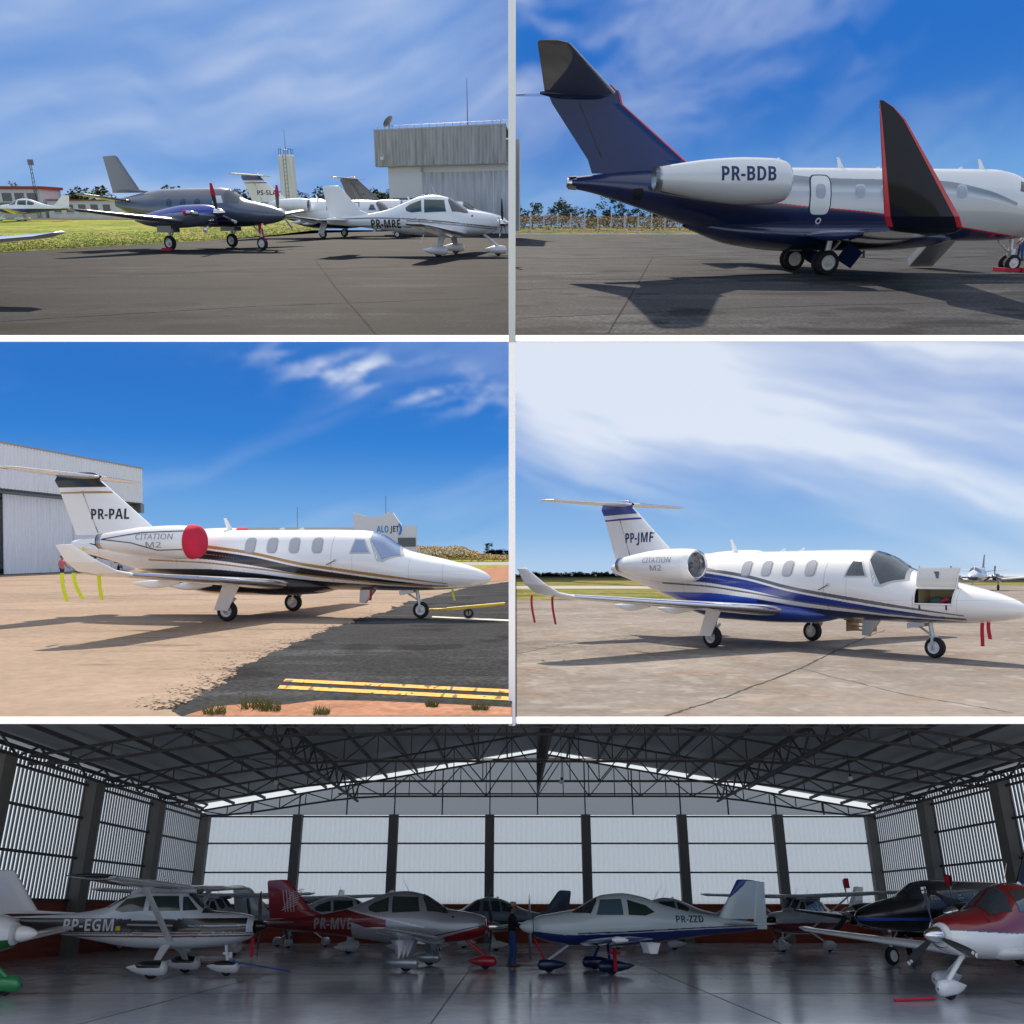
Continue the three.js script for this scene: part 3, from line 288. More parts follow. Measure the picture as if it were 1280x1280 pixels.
// ---- composite low wing single with fixed spatted gear
function lowWing(o) {
  const root = grp('propeller_plane'), L = Loft([[2.2, 1.0, 1.52, 0.26, 1.26, 2.3], [2.0, 0.92, 1.62, 0.42, 1.26, 2.4], [1.5, 0.82, 1.72, 0.54, 1.24, 2.4], [0.95, 0.76, 1.8, 0.6, 1.24, 2.3], [0.55, 0.74, 2.02, 0.62, 1.26, 2.15], [0.1, 0.74, 2.26, 0.63, 1.3, 2.05], [-0.5, 0.75, 2.36, 0.63, 1.34, 2.0], [-1.1, 0.78, 2.3, 0.6, 1.36, 2.0], [-1.8, 0.86, 2.06, 0.5, 1.36], [-2.6, 0.96, 1.78, 0.35, 1.36], [-3.6, 1.08, 1.6, 0.21, 1.35], [-4.6, 1.16, 1.5, 0.12, 1.34], [-5.25, 1.22, 1.45, 0.05, 1.34]]);
  const tex = L.tex(o.paint, 1024, 256); mesh('fuselage', L.geo(70, 36), gloss(0xffffff, { map: tex, ...(o.metal ? { metalness: 0.35 } : {}) }), root);
  mesh('cowl_face', spin([[0.001, 0.03], [0.3, 0.0], [0.33, -0.1]], 20).rotateZ(-Math.PI / 2).scale(1, 0.8, 0.85).translate(2.2, 1.26, 0), o.cowlMat ?? o.main, root);
  const ws = [{ p: [0.95, 0.86, 0.3], c: 1.75, t: 0.15 }, { p: [0.8, 1.02, 2.4], c: 1.25, t: 0.14 }, { p: [0.55, 1.25, 5.35], c: 0.85, t: 0.12 }, { p: [0.35, 1.31, 5.7], c: 0.55, t: 0.1 }];
  both(root, 'wing', Wing(ws), o.wingMat ?? M.white, (w, s) => { if (o.gap) { for (const z of [2.0, 2.55, 3.1]) { const g = new THREE.CylinderGeometry(0.24, 0.02, 0.5, 4).scale(1, 1, 0.08).translate(0.1, 0.68, z); mesh('control_lock_flag', s > 0 ? g : mirrorZ(g), M.white, w); } } });
  const fs = [{ p: [-3.0, 1.5, 0], c: 2.15, t: 0.06, n: [0, 0, 1] }, { p: [-3.75, 1.78, 0], c: 1.45, t: 0.09, n: [0, 0, 1] }, { p: [-4.5, 2.62, 0], c: 0.85, t: 0.09, n: [0, 0, 1] }, { p: [-4.62, 2.7, 0], c: 0.7, t: 0.09, n: [0, 0, 1] }];
  const fin = mesh('vertical_fin', Wing(fs), o.finMat ?? o.main, root); if (o.finMark) for (const s of [1, -1]) mesh('tail_emblem', merge(o.finMark.map(([x0, y0, x1, y1, w]) => box(Math.hypot(x1 - x0, y1 - y0), w, 0.004, (x0 + x1) / 2, (y0 + y1) / 2, s * 0.085, 0, 0, Math.atan2(y1 - y0, x1 - x0)))), M.inkwhite, fin);
  both(root, 'horizontal_stabilizer', Wing([{ p: [-4.25, 1.38, 0.05], c: 0.95, t: 0.1 }, { p: [-4.5, 1.4, 1.95], c: 0.58, t: 0.1 }]), o.tailMat ?? o.main);
  for (const s of [1, -1]) { mesh('rear_window', L.poly([[-1.66, 1.86], [-1.45, 2.0], [-0.98, 2.16], [-0.92, 1.72], [-1.35, 1.68], [-1.6, 1.74]], s, 0.008), M.tint, root); mesh('door_window', L.poly([[-0.8, 1.68], [-0.85, 2.18], [0.0, 2.16], [0.12, 1.72]], s, 0.008), M.tint, root);
    mesh('windshield', L.polyT([[0.16, L.th(0.16, 2.12, s)], [0.12, Math.PI / 2 - s * 0.04], [0.86, Math.PI / 2 - s * 0.04], [1.02, L.th(1.02, 1.66, s)], [0.36, L.th(0.36, 1.72, s)]], 0.01), M.glass, root);
    mesh('exhaust_spot', L.oval(1.2, 1.55, 0.07, 0.07, s, 0.008, 2), M.hole, root);
    const g = mesh('main_gear', Wing([{ p: [0.18, 0.9, s * 0.85], c: 0.3, t: 0.25, n: [0, 0, 1] }, { p: [0.14, 0.3, s * 1.62], c: 0.24, t: 0.25, n: [0, 0, 1] }]), o.legMat ?? M.white, root); spat(g, 0, s * 1.65, 1.05, 0.3, 0.36, o.spatMat ?? M.white, 0.07, 0.19); }
  const n = mesh('nose_gear', bar([1.55, 0.86, 0], [2.2, 0.36, 0], 0.055, 8), o.noseMat ?? M.white, root); spat(n, 2.2, 0, 0.95, 0.26, 0.34, o.noseMat ?? M.white, 0.06, 0.17);
  propeller(root, 2.34, 1.26, 0, 3, 0.98, 0.17, o.turn ?? 0.3, { spin: o.spinner ?? M.chrome, tip: o.tips ? M.inkwhite : null, bladeMat: M.dark });
  if (o.reg) for (const s of [1, -1]) mesh('registration_lettering', L.text(o.reg, o.regX ?? -2.75, o.regY ?? 1.3, 0.34, s, { w: 1.35 }), o.regMat ?? M.ink, root);
  whip(root, -0.4, 2.34, 0.45, -0.25); antenna(root, -0.9, 2.32, 0.06, 0, 0.02); if (o.step) mesh('boarding_step', bar([-0.9, 0.82, 0.4], [-1.0, 0.45, 0.7], 0.02), M.white, root);
  return root; }
// ---- high wing single with lift struts
function highWing(o) {
  const root = grp('high_wing_plane'), L = Loft([[2.35, 1.12, 1.5, 0.25, 1.32, 2.4], [2.2, 0.98, 1.62, 0.42, 1.3, 2.6], [1.7, 0.84, 1.7, 0.5, 1.28, 2.8], [1.1, 0.76, 1.74, 0.55, 1.26, 2.8], [0.85, 0.74, 1.86, 0.56, 1.28, 2.8], [0.35, 0.72, 2.26, 0.57, 1.3, 3], [0.1, 0.72, 2.32, 0.57, 1.32, 3.2], [-0.9, 0.74, 2.32, 0.57, 1.34, 3.2], [-1.5, 0.8, 2.14, 0.52, 1.36, 2.8], [-2.1, 0.9, 1.82, 0.44, 1.36, 2.5], [-3.4, 1.12, 1.64, 0.27, 1.4, 2.3], [-4.8, 1.32, 1.58, 0.11, 1.45], [-5.5, 1.4, 1.56, 0.04, 1.48]]);
  mesh('fuselage', L.geo(70, 36), gloss(0xffffff, { map: L.tex(o.paint, 1024, 256) }), root);
  const ws = [{ p: [0.55, 2.36, 0.0], c: 1.63, t: 0.12 }, { p: [0.55, 2.42, 2.6], c: 1.63, t: 0.12 }, { p: [0.4, 2.5, 5.3], c: 1.15, t: 0.11 }, { p: [0.3, 2.52, 5.5], c: 1.0, t: 0.07 }];
  both(root, 'wing', Wing(ws), M.offwhite, (w, s) => { const g = Wing([{ p: [0.41, 2.5, 5.2], c: 1.17, t: 0.13 }, { p: [0.3, 2.53, 5.55], c: 1.0, t: 0.09 }]); const t = mesh('wing_tip', s > 0 ? g : mirrorZ(g), o.tipMat ?? M.black, w); });
  mesh('wing_root', Loft([[0.62, 2.2, 2.36, 0.3, 2.28, 3], [0.3, 2.2, 2.46, 0.62, 2.3, 3], [-0.8, 2.2, 2.44, 0.6, 2.3, 3], [-1.3, 2.1, 2.3, 0.3, 2.2, 3]]).geo(12, 20), M.offwhite, root);
  for (const s of [1, -1]) { mesh('wing_strut', Wing([{ p: [0.2, 0.95, s * 0.55], c: 0.2, t: 0.4 }, { p: [0.1, 2.36, s * 2.6], c: 0.18, t: 0.4 }]), M.white, root);
    mesh('door_window', L.poly([[-0.62, 1.74], [-0.58, 2.14], [0.18, 2.14], [0.3, 1.74]], s, 0.008), M.tint, root); mesh('rear_window', L.poly([[-1.62, 1.76], [-1.35, 2.06], [-0.76, 2.14], [-0.76, 1.74], [-1.4, 1.7]], s, 0.008), M.tint, root); mesh('front_quarter_window', L.poly([[0.38, 1.74], [0.3, 2.12], [0.42, 2.12], [0.78, 1.76]], s, 0.008), M.tint, root);
    mesh('windshield', L.polyT([[0.42, L.th(0.42, 2.16, s)], [0.4, Math.PI / 2 - s * 0.03], [0.82, Math.PI / 2 - s * 0.03], [0.9, L.th(0.9, 1.78, s)]], 0.01), M.glass, root); mesh('back_window', L.polyT([[-1.4, L.th(-1.4, 2.06, s)], [-1.4, Math.PI / 2 - s * 0.03], [-1.98, Math.PI / 2 - s * 0.03], [-1.9, L.th(-1.9, 1.8, s)]], 0.01), M.glass, root);
    const g = mesh('main_gear', Wing([{ p: [0.12, 0.82, s * 0.5], c: 0.26, t: 0.25, n: [0, 1, 0] }, { p: [0.1, 0.32, s * 1.26], c: 0.18, t: 0.3, n: [0, 1, 0] }]), M.white, root); spat(g, 0, s * 1.3, 1.15, 0.3, 0.4, M.white, 0.07, 0.2); const c = Loft([[-0.6, 0.28, 0.33, 0.01, 0.3], [-0.2, 0.26, 0.475, 0.155, 0.3], [0.2, 0.26, 0.48, 0.16, 0.3], [0.42, 0.28, 0.34, 0.03, 0.3]], { zc: s * 1.3 }); mesh('fairing_top', c.geo(14, 16), o.tipMat ?? M.black, g); }
  const n = mesh('nose_gear', merge([bar([1.55, 0.86, 0], [1.65, 0.35, 0], 0.05, 8), box(0.16, 0.06, 0.2, 1.6, 0.6, 0), box(0.1, 0.16, 0.06, 1.72, 0.55, 0)]), M.white, root); spat(n, 1.65, 0, 0.95, 0.27, 0.36, M.white, 0.06, 0.17); mesh('fairing_top', Loft([[1.15, 0.28, 0.32, 0.01, 0.3], [1.5, 0.26, 0.42, 0.13, 0.3], [1.85, 0.26, 0.42, 0.135, 0.3], [2.0, 0.28, 0.33, 0.02, 0.3]]).geo(12, 14), o.tipMat ?? M.black, n);
  mesh('vertical_fin', Wing([{ p: [-2.4, 1.66, 0], c: 3.0, t: 0.02, n: [0, 0, 1] }, { p: [-4.1, 1.75, 0], c: 1.45, t: 0.08, n: [0, 0, 1] }, { p: [-5.0, 2.85, 0], c: 0.9, t: 0.08, n: [0, 0, 1] }]), M.white, root);
  both(root, 'horizontal_stabilizer', Wing([{ p: [-4.5, 1.5, 0.05], c: 1.2, t: 0.09 }, { p: [-4.8, 1.5, 1.75], c: 0.75, t: 0.09 }]), M.white);
  propeller(root, 2.42, 1.33, 0, 2, 0.95, 0.15, o.turn ?? 0.12, { spin: M.black, bladeMat: M.dark, sr: 0.16, sl: 0.3 });
  if (o.reg) for (const s of [1, -1]) mesh('registration_lettering', L.text(o.reg, -2.35, 1.36, 0.32, s, { w: 1.55 }), M.inkwhite, root); if (o.square) mesh('yellow_square', L.poly([[-1.5, 1.21], [-1.5, 1.33], [-1.36, 1.33], [-1.36, 1.21]], 1, 0.008, 3), M.yellow, root);
  whip(root, -0.2, 2.44, 0.4, -0.32, 0.3); whip(root, -0.2, 2.44, 0.4, -0.32, -0.3); return root; }
// ---- kit-built low wing single with pointed wheel fairings
function kitPlane() {
  const root = grp('propeller_plane'), L = Loft([[2.1, 1.05, 1.5, 0.22, 1.28, 2.2], [1.9, 0.94, 1.6, 0.4, 1.27, 2.4], [1.3, 0.8, 1.7, 0.52, 1.25, 2.5], [0.75, 0.74, 1.8, 0.56, 1.25, 2.5], [0.35, 0.73, 2.0, 0.57, 1.26, 2.3], [-0.05, 0.72, 2.2, 0.57, 1.28, 2.2], [-0.7, 0.73, 2.26, 0.57, 1.3, 2.1], [-1.4, 0.78, 2.14, 0.54, 1.32, 2.1], [-2.0, 0.85, 1.92, 0.46, 1.33, 2.2], [-3.0, 0.98, 1.68, 0.31, 1.32, 2.3], [-4.2, 1.1, 1.5, 0.16, 1.3, 2.3], [-5.0, 1.18, 1.4, 0.05, 1.28, 2.2]]);
  const b = curve([[-5, 1.26], [-3.5, 1.22], [-1.5, 1.14], [0, 1.08], [1, 1.06], [2.1, 1.16]]);
  mesh('fuselage', L.geo(70, 36), gloss(0xffffff, { map: L.tex((x, y) => { const e = b(x); if (y < e) { return [24, 44, 112]; } if (y < e + 0.03) return [214, 222, 224]; if (y < e + 0.06 && x < 0.8) return [30, 34, 50]; return [212, 226, 226]; }, 1024, 256) }), root);
  both(root, 'wing', Wing([{ p: [0.75, 0.84, 0.3], c: 1.45, t: 0.14 }, { p: [0.7, 1.0, 3.6], c: 1.25, t: 0.13 }, { p: [0.62, 1.06, 4.65], c: 1.05, t: 0.12 }, { p: [0.5, 1.07, 4.85], c: 0.7, t: 0.08 }]), M.blue, (w, s) => { const g = Loft([[0.3, 1.0, 1.1, 0.04, 1.05], [0.62, 0.97, 1.13, 0.07, 1.05], [0.72, 1.02, 1.08, 0.02, 1.05]], { zc: 4.83 }).geo(10, 10); mesh('wing_tip_light', s > 0 ? g : mirrorZ(g), M.white, w); for (const z of [3.6, 3.95, 4.3]) { const q = new THREE.CylinderGeometry(0.2, 0.1, 0.26, 5).scale(1, 1, 0.1).translate(-0.5, 0.82, z); mesh('control_lock_flag', s > 0 ? q : mirrorZ(q), M.white, w); } });
  mesh('vertical_fin', Wing([{ p: [-3.75, 1.5, 0], c: 1.25, t: 0.1, n: [0, 0, 1] }, { p: [-4.45, 2.62, 0], c: 0.75, t: 0.1, n: [0, 0, 1] }]), gloss(rgb(0.66, 0.76, 0.76)), root); mesh('fin_leading_panel', Wing([{ p: [-4.16, 2.14, 0], c: 0.14, t: 0.5, n: [0, 0, 1] }, { p: [-4.46, 2.64, 0], c: 0.62, t: 0.13, n: [0, 0, 1] }]), M.blue, root);
  mesh('rudder', Wing([{ p: [-4.88, 1.2, 0], c: 0.45, t: 0.1, n: [0, 0, 1] }, { p: [-5.1, 2.6, 0], c: 0.28, t: 0.1, n: [0, 0, 1] }]), gloss(rgb(0.66, 0.76, 0.76)), root);
  both(root, 'horizontal_stabilizer', Wing([{ p: [-3.85, 1.36, 0.1], c: 1.05, t: 0.1 }, { p: [-4.2, 1.38, 1.85], c: 0.75, t: 0.1 }]), gloss(rgb(0.66, 0.76, 0.76)));
  for (const s of [1, -1]) { mesh('door_window', L.poly([[-0.62, 1.62], [-0.6, 2.08], [0.05, 2.06], [0.22, 1.62]], s, 0.008), gloss(rgb(0.09, 0.15, 0.2), { roughness: 0.08 }), root); mesh('rear_window', L.poly([[-1.62, 1.7], [-1.35, 1.9], [-0.78, 2.06], [-0.78, 1.62], [-1.3, 1.6]], s, 0.008), M.tint, root);
    mesh('windshield', L.polyT([[0.18, L.th(0.18, 1.98, s)], [0.1, Math.PI / 2 - s * 0.03], [0.72, Math.PI / 2 - s * 0.03], [0.95, L.th(0.95, 1.68, s)], [0.38, L.th(0.38, 1.66, s)]], 0.01), M.glass, root); mesh('registration_lettering', L.text('PR-ZZD', -2.75, 1.5, 0.2, s, { w: 0.92 }), std(rgb(0.03, 0.09, 0.1)), root);
    const g = mesh('main_gear', bar([-0.1, 0.8, s * 0.5], [0, 0.34, s * 1.2], 0.045, 8), M.blue, root); spat(g, -0.05, s * 1.2, 1.1, 0.22, 0.34, M.navy, 0.06, 0.17); if (s < 0) { mesh('wheel_chock', merge([box(0.1, 0.62, 0.08, -0.1, 0.42, s * 1.42), box(0.36, 0.07, 0.08, -0.1, 0.6, s * 1.42)]), M.ribbon, g); } }
  const n = mesh('nose_gear', bar([0.95, 0.8, 0], [1.65, 0.34, 0], 0.045, 8), gloss(rgb(0.6, 0.66, 0.72)), root); spat(n, 1.62, 0, 0.9, 0.2, 0.32, M.navy, 0.06, 0.15); mesh('tow_link', bar([1.75, 0.35, 0], [2.05, 0.95, 0], 0.035, 6), M.ribbon, n);
  propeller(root, 2.15, 1.29, 0, 2, 0.95, 0.15, 0.06, { spin: gloss(rgb(0.66, 0.76, 0.76)), bladeMat: M.gun, sr: 0.2, sl: 0.36 }); whip(root, -1.7, 2.02, 0.5, -0.34); return root; }
// ---- twin turboprop with engines on the wings
function twin(o) {
  const root = grp('twin_engine_plane'), z0 = 2.15, L = Loft([[5.25, 1.5, 1.6, 0.04, 1.55], [5.1, 1.36, 1.74, 0.2, 1.55], [4.6, 1.22, 1.92, 0.4, 1.56], [3.8, 1.12, 2.1, 0.58, 1.6], [3.0, 1.06, 2.24, 0.66, 1.66], [2.5, 1.04, 2.5, 0.69, 1.72], [2.1, 1.03, 2.7, 0.71, 1.76], [1.5, 1.02, 2.78, 0.72, 1.8], [-2.0, 1.04, 2.76, 0.71, 1.82], [-3.4, 1.3, 2.6, 0.5, 1.9], [-4.8, 1.7, 2.4, 0.24, 2.0], [-5.5, 1.95, 2.3, 0.06, 2.1]]);
  mesh('fuselage', L.geo(60, 34), gloss(0xffffff, { map: L.tex(o.paint, 1024, 256), metalness: o.metal ?? 0 }), root);
  const ws = [{ p: [1.5, 1.2, 0.4], c: 2.5, t: 0.16 }, { p: [1.35, 1.3, 2.4], c: 2.1, t: 0.15 }, { p: [0.85, 1.75, 7.3], c: 1.0, t: 0.12 }, { p: [0.55, 1.8, 7.6], c: 0.6, t: 0.1 }]; both(root, 'wing', Wing(ws), o.wingMat);
  for (const s of [1, -1]) { const z = s * z0, N = Loft([[3.05, 1.48, 1.86, 0.18, 1.68], [2.9, 1.32, 1.95, 0.32, 1.66], [2.3, 1.12, 2.02, 0.4, 1.62], [1.2, 1.02, 2.0, 0.42, 1.56], [0, 0.98, 1.85, 0.4, 1.45], [-1.3, 1.1, 1.62, 0.25, 1.36], [-2.0, 1.28, 1.45, 0.06, 1.36]], { zc: z }); const n = mesh('engine_nacelle', N.geo(30, 28), gloss(0xffffff, { map: N.tex((x, y) => y > 1.58 + 0.1 * Math.sin(x) ? o.top : y > 1.5 + 0.1 * Math.sin(x) ? o.line : o.low, 256, 128), metalness: o.metal ?? 0 }), root);
    mesh('air_intake', spin([[0.16, 0.05], [0.2, 0], [0.2, -0.5]], 18).rotateZ(-Math.PI / 2).scale(1, 0.6, 1.1).translate(2.95, 1.34, z), M.chrome, n); for (const q of [1, -1]) mesh('exhaust_stack', merge([bar([2.3, 1.62, z + q * 0.38], [2.15, 1.66, z + q * 0.62], 0.09, 10), bar([2.15, 1.66, z + q * 0.62], [1.85, 1.66, z + q * 0.68], 0.09, 10)]), M.steel, n); if (o.plugs) mesh('exhaust_plug', new THREE.SphereGeometry(0.12, 10, 8).translate(1.85, 1.66, z + 0.68), M.redcloth, n);
    propeller(root, 3.08, 1.68, z, o.blades ?? 3, 1.17, 0.2, (o.turn ?? 0.05) + s * 0.12, { spin: M.chrome, cover: o.plugs, boot: o.plugs, sr: 0.2, sl: 0.5 });
    const g = mesh('main_gear', merge([bar([0.1, 1.2, z], [0, 0.4, z], 0.07, 10), bar([0.35, 0.9, z], [0.03, 0.5, z], 0.035, 6), bar([0, 0.34, z - 0.14], [0, 0.34, z + 0.14], 0.05, 8)]), M.alloy, root); wheel(g, 0, z, 0.34, 0.22); mesh('gear_door', box(0.9, 0.3, 0.02, 0.0, 0.95, z + 0.26), o.wingMat, g); mesh('gear_door', box(0.9, 0.3, 0.02, 0.0, 0.95, z - 0.26), o.wingMat, g);
    for (const x of [-1.2, -0.3, 0.6]) mesh('window', L.oval(x, 2.12, 0.36, 0.4, s, 0.006, 2.2), M.glass, root); mesh('cockpit_side_window', L.poly([[1.55, 2.08], [1.6, 2.42], [2.0, 2.42], [2.2, 2.1]], s, 0.008), o.sideMat ?? M.shade, root); mesh('windshield', L.polyT([[2.06, L.th(2.06, 2.46, s)], [2.08, Math.PI / 2 - s * 0.05], [2.72, Math.PI / 2 - s * 0.05], [2.95, L.th(2.95, 2.08, s)], [2.3, L.th(2.3, 2.12, s)]], 0.01), M.glass, root); }
  mesh('vertical_fin', Wing([{ p: [-2.6, 2.6, 0], c: 3.0, t: 0.03, n: [0, 0, 1] }, { p: [-3.7, 2.75, 0], c: 1.9, t: 0.09, n: [0, 0, 1] }, { p: [-4.9, 4.3, 0], c: 1.0, t: 0.09, n: [0, 0, 1] }]), o.finMat, root); both(root, 'horizontal_stabilizer', Wing([{ p: [-4.1, 2.2, 0.05], c: 1.4, t: 0.1 }, { p: [-4.6, 2.5, 2.6], c: 0.8, t: 0.1 }]), o.wingMat);
  const n = mesh('nose_gear', merge([bar([3.7, 1.2, 0], [3.75, 0.35, 0], 0.06, 10), bar([3.3, 1.1, 0], [3.72, 0.7, 0], 0.03, 6), box(0.1, 0.2, 0.16, 3.78, 0.85, 0)]), M.alloy, root); wheel(n, 3.75, 0, 0.3, 0.18, M.offwhite); if (o.plugs) { mesh('gear_lock_sleeve', cyl(0.07, 0.07, 0.4, 3.72, 0.75, 0.05, 8), M.redcloth, n); streamer(n, [3.9, 1.0, 0.1], 0.6, M.ribbon); mesh('wheel_chock', box(0.5, 0.12, 0.2, 0.0, 0.06, z0 + 0.25), M.ribbon, root); }
  if (o.propStrap) mesh('gear_lock_sleeve', merge([cyl(0.06, 0.06, 0.45, 3.72, 0.6, 0.0, 8)]), M.ribbon, n); return root; }
// ---- people: one continuous surface from tapered bones, coloured by garment
function boneField(caps, x, y, z) { let d = 1e9, tag = 0, best = 1e9; for (const c of caps) { const [ax, ay, az] = c.a, bx = c.b[0] - ax, by = c.b[1] - ay, bz = c.b[2] - az; const px = x - ax, py = y - ay, pz = z - az; const h = clamp((px * bx + py * by + pz * bz) / Math.max(1e-9, bx * bx + by * by + bz * bz)); const q = Math.hypot(px - bx * h, py - by * h, (pz - bz * h) / (c.f ?? 1)) - (c.r0 + (c.r1 - c.r0) * h); if (q < best) { best = q; tag = c.tag; } const k = 0.035, m = Math.max(k - Math.abs(d - q), 0) / k; d = Math.min(d, q) - m * m * k * 0.25; } return [d, tag]; }
function bonesMesh(caps, cen, half, res, cols) { const mc = new MarchingCubes(res, new THREE.MeshBasicMaterial(), false, false, 120000); mc.isolation = 0; const s = mc.size, F = new Float32Array(s * s * s).fill(0.15), at = (i, c) => cen[c] + (i - s / 2) / (s / 2) * half, ix = (v, c) => Math.round((v - cen[c]) / half * s / 2 + s / 2), k = 0.035;
  for (const c of caps) { const m = Math.max(c.r0, c.r1) * Math.max(1, c.f ?? 1) + 0.08, lo = [0, 1, 2].map((q) => Math.max(0, ix(Math.min(c.a[q], c.b[q]) - m, q))), hi = [0, 1, 2].map((q) => Math.min(s - 1, ix(Math.max(c.a[q], c.b[q]) + m, q))); for (let z = lo[2]; z <= hi[2]; z++) for (let y = lo[1]; y <= hi[1]; y++) for (let x = lo[0]; x <= hi[0]; x++) { const o = x + y * s + z * s * s, q = boneField([c], at(x, 0), at(y, 1), at(z, 2))[0], d = F[o], h = Math.max(k - Math.abs(d - q), 0) / k; F[o] = Math.min(d, q) - h * h * k * 0.25; } }
  for (let i = 0; i < F.length; i++) mc.field[i] = -F[i]; mc.update();
  const n = mc.count, P = new Float32Array(n * 3), N = new Float32Array(n * 3), C = new Float32Array(n * 3); for (let i = 0; i < n; i++) { for (let c = 0; c < 3; c++) { P[i * 3 + c] = cen[c] + mc.positionArray[i * 3 + c] * half; N[i * 3 + c] = mc.normalArray[i * 3 + c]; } C.set(cols[boneField(caps, P[i * 3], P[i * 3 + 1], P[i * 3 + 2])[1]], i * 3); }
  const g = new THREE.BufferGeometry(); g.setAttribute('position', new THREE.BufferAttribute(P, 3)); g.setAttribute('normal', new THREE.BufferAttribute(N, 3)); g.setAttribute('color', new THREE.BufferAttribute(C, 3)); return g; }
// faces +x; pose gives hands and feet
function person({ shirt, trousers, skin = [0.34, 0.19, 0.12], hair = [0.02, 0.016, 0.013], shoes = [0.12, 0.08, 0.05], handR = [0.25, 0.95, 0.28], handL = [0.1, 0.8, -0.3], step = 0.08, hat = false, sleeves = true }) {
  const cols = { shirt, trousers, skin, hair, shoes, dark: [0.02, 0.015, 0.012], lip: [0.3, 0.12, 0.09] }, C = (a, b, r0, r1, tag, f) => ({ a, b, r0, r1, tag, f });
  const hip = [0, 0.93, 0], ch = [0.01, 1.32, 0], nk = [0.02, 1.49, 0], hd = [0.05, 1.63, 0]; const caps = [C([0, 0.95, 0], [0, 1.1, 0], 0.125, 0.12, 'shirt', 1.3), C([0, 1.1, 0], ch, 0.12, 0.135, 'shirt', 1.35), C([0, 1.4, -0.14], [0, 1.4, 0.14], 0.065, 0.065, 'shirt'), C(nk, [0.03, 1.56, 0], 0.052, 0.05, 'skin'), C([0.03, 1.66, 0], [0.055, 1.6, 0], 0.098, 0.078, 'skin', 0.82), C([0.0, 1.69, 0], [0.03, 1.71, 0], 0.1, 0.09, 'hair', 0.84), C([0.148, 1.63, 0], [0.162, 1.612, 0], 0.012, 0.015, 'skin'), C([0.128, 1.645, 0.03], [0.129, 1.645, 0.03], 0.012, 0.012, 'dark'), C([0.128, 1.645, -0.03], [0.129, 1.645, -0.03], 0.012, 0.012, 'dark'), C([0.133, 1.575, -0.02], [0.133, 1.575, 0.02], 0.009, 0.009, 'lip'), C([0.03, 1.635, 0.085], [0.03, 1.61, 0.083], 0.02, 0.014, 'skin'), C([0.03, 1.635, -0.085], [0.03, 1.61, -0.083], 0.02, 0.014, 'skin')];
  const hands = []; for (const [s, h] of [[1, handR], [-1, handL]]) { const sh = [0, 1.41, s * 0.19], mid = sh.map((v, i) => (v + h[i]) / 2), el = [mid[0] - 0.08, mid[1] - 0.08, mid[2] + s * 0.05]; caps.push(C(sh, el, 0.058, 0.046, sleeves ? 'shirt' : 'skin'), C(el, h, 0.043, 0.03, sleeves === true ? 'shirt' : 'skin')); const first = caps.length; const dir = V(h[0] - el[0], h[1] - el[1], h[2] - el[2]).normalize(), side = V(0, 0, 1).cross(dir).normalize(); const at = (t, u, w = 0) => [h[0] + dir.x * t + side.x * u, h[1] + dir.y * t + side.y * u, h[2] + dir.z * t + side.z * u + w * s]; caps.push(C(h, at(0.07, 0), 0.03, 0.034, 'skin')); [[-0.03, 0.15], [-0.01, 0.17], [0.012, 0.16], [0.032, 0.135]].forEach(([u, l]) => { caps.push(C(at(0.08, u), at(0.08 + (l - 0.08) * 0.6, u * 1.1, -0.01), 0.0105, 0.0095, 'skin'), C(at(0.08 + (l - 0.08) * 0.6, u * 1.1, -0.01), at(l, u * 1.1, -0.035), 0.0095, 0.008, 'skin')); }); caps.push(C(at(0.02, -0.03), at(0.08, -0.065, -0.015), 0.013, 0.01, 'skin')); hands.push(bonesMesh([caps[first - 1], ...caps.slice(first)], at(0.06, 0), 0.15, 84, cols)); caps.length = first; }
  for (const s of [1, -1]) { const st = s * step, hp = [0, 0.92, s * 0.09], kn = [0.03 + st * 0.6, 0.5, s * 0.1], an = [st, 0.09, s * 0.11]; caps.push(C(hp, kn, 0.095, 0.066, 'trousers'), C(kn, an, 0.062, 0.05, 'trousers'), C([an[0] - 0.05, 0.045, an[2]], [an[0] + 0.15, 0.035, an[2] + s * 0.02], 0.045, 0.035, 'shoes')); }
  const root = grp('person'); mesh('body', mergeGeometries([bonesMesh(caps, [0.08, 0.88, 0], 0.96, 100, cols), ...hands]), new THREE.MeshStandardMaterial({ vertexColors: true, roughness: 0.85 }), root);
  if (hat) mesh('hat', spin([[0.001, 0.13], [0.06, 0.135], [0.095, 0.11], [0.105, 0.02], [0.19, 0.0], [0.2, 0.012], [0.19, 0.008], [0.1, -0.005], [0.001, 0.0]], 24).scale(1.05, 1, 0.95).translate(0.03, 1.68, 0), std(rgb(0.55, 0.42, 0.26), 0.9), root);
  return root; }
// ---------------------------------------------------------------- ground materials
const bumpT = dtex(512, 512, (u, v) => { const n = tile(fbm, u, v, 48, 3) * 0.6 + tile(fbm, u, v, 12, 3) * 0.4; return [n * 255, n * 255, n * 255]; }, false);
const asphaltTex = (tint, dark) => dtex(1024, 1024, (u, v) => { const big = tile(fbm, u, v, 5, 4), gr = tile(fbm, u, v, 330, 1), st = tile((x, y, o) => fbm(x * 0.35 + y * 0.12, y * 1.6, o), u, v, 14, 4); let k = dark * (0.78 + 0.34 * big + 0.55 * (gr - 0.5)) + 20 * sst(0.5, 0.78, st) * (0.4 + gr); k *= 1 - 0.28 * sst(0.62, 0.7, tile(fbm, u + 0.2, v + 0.6, 11, 2)); return [k * tint[0], k * tint[1], k * tint[2]]; });
const asphaltA = matte(0xffffff, 0.9, 0, { map: asphaltTex([0.97, 0.99, 1.03], 40), bumpMap: bumpT, bumpScale: 0.006 }); asphaltA.map.repeat.set(1 / 14, 1 / 14);
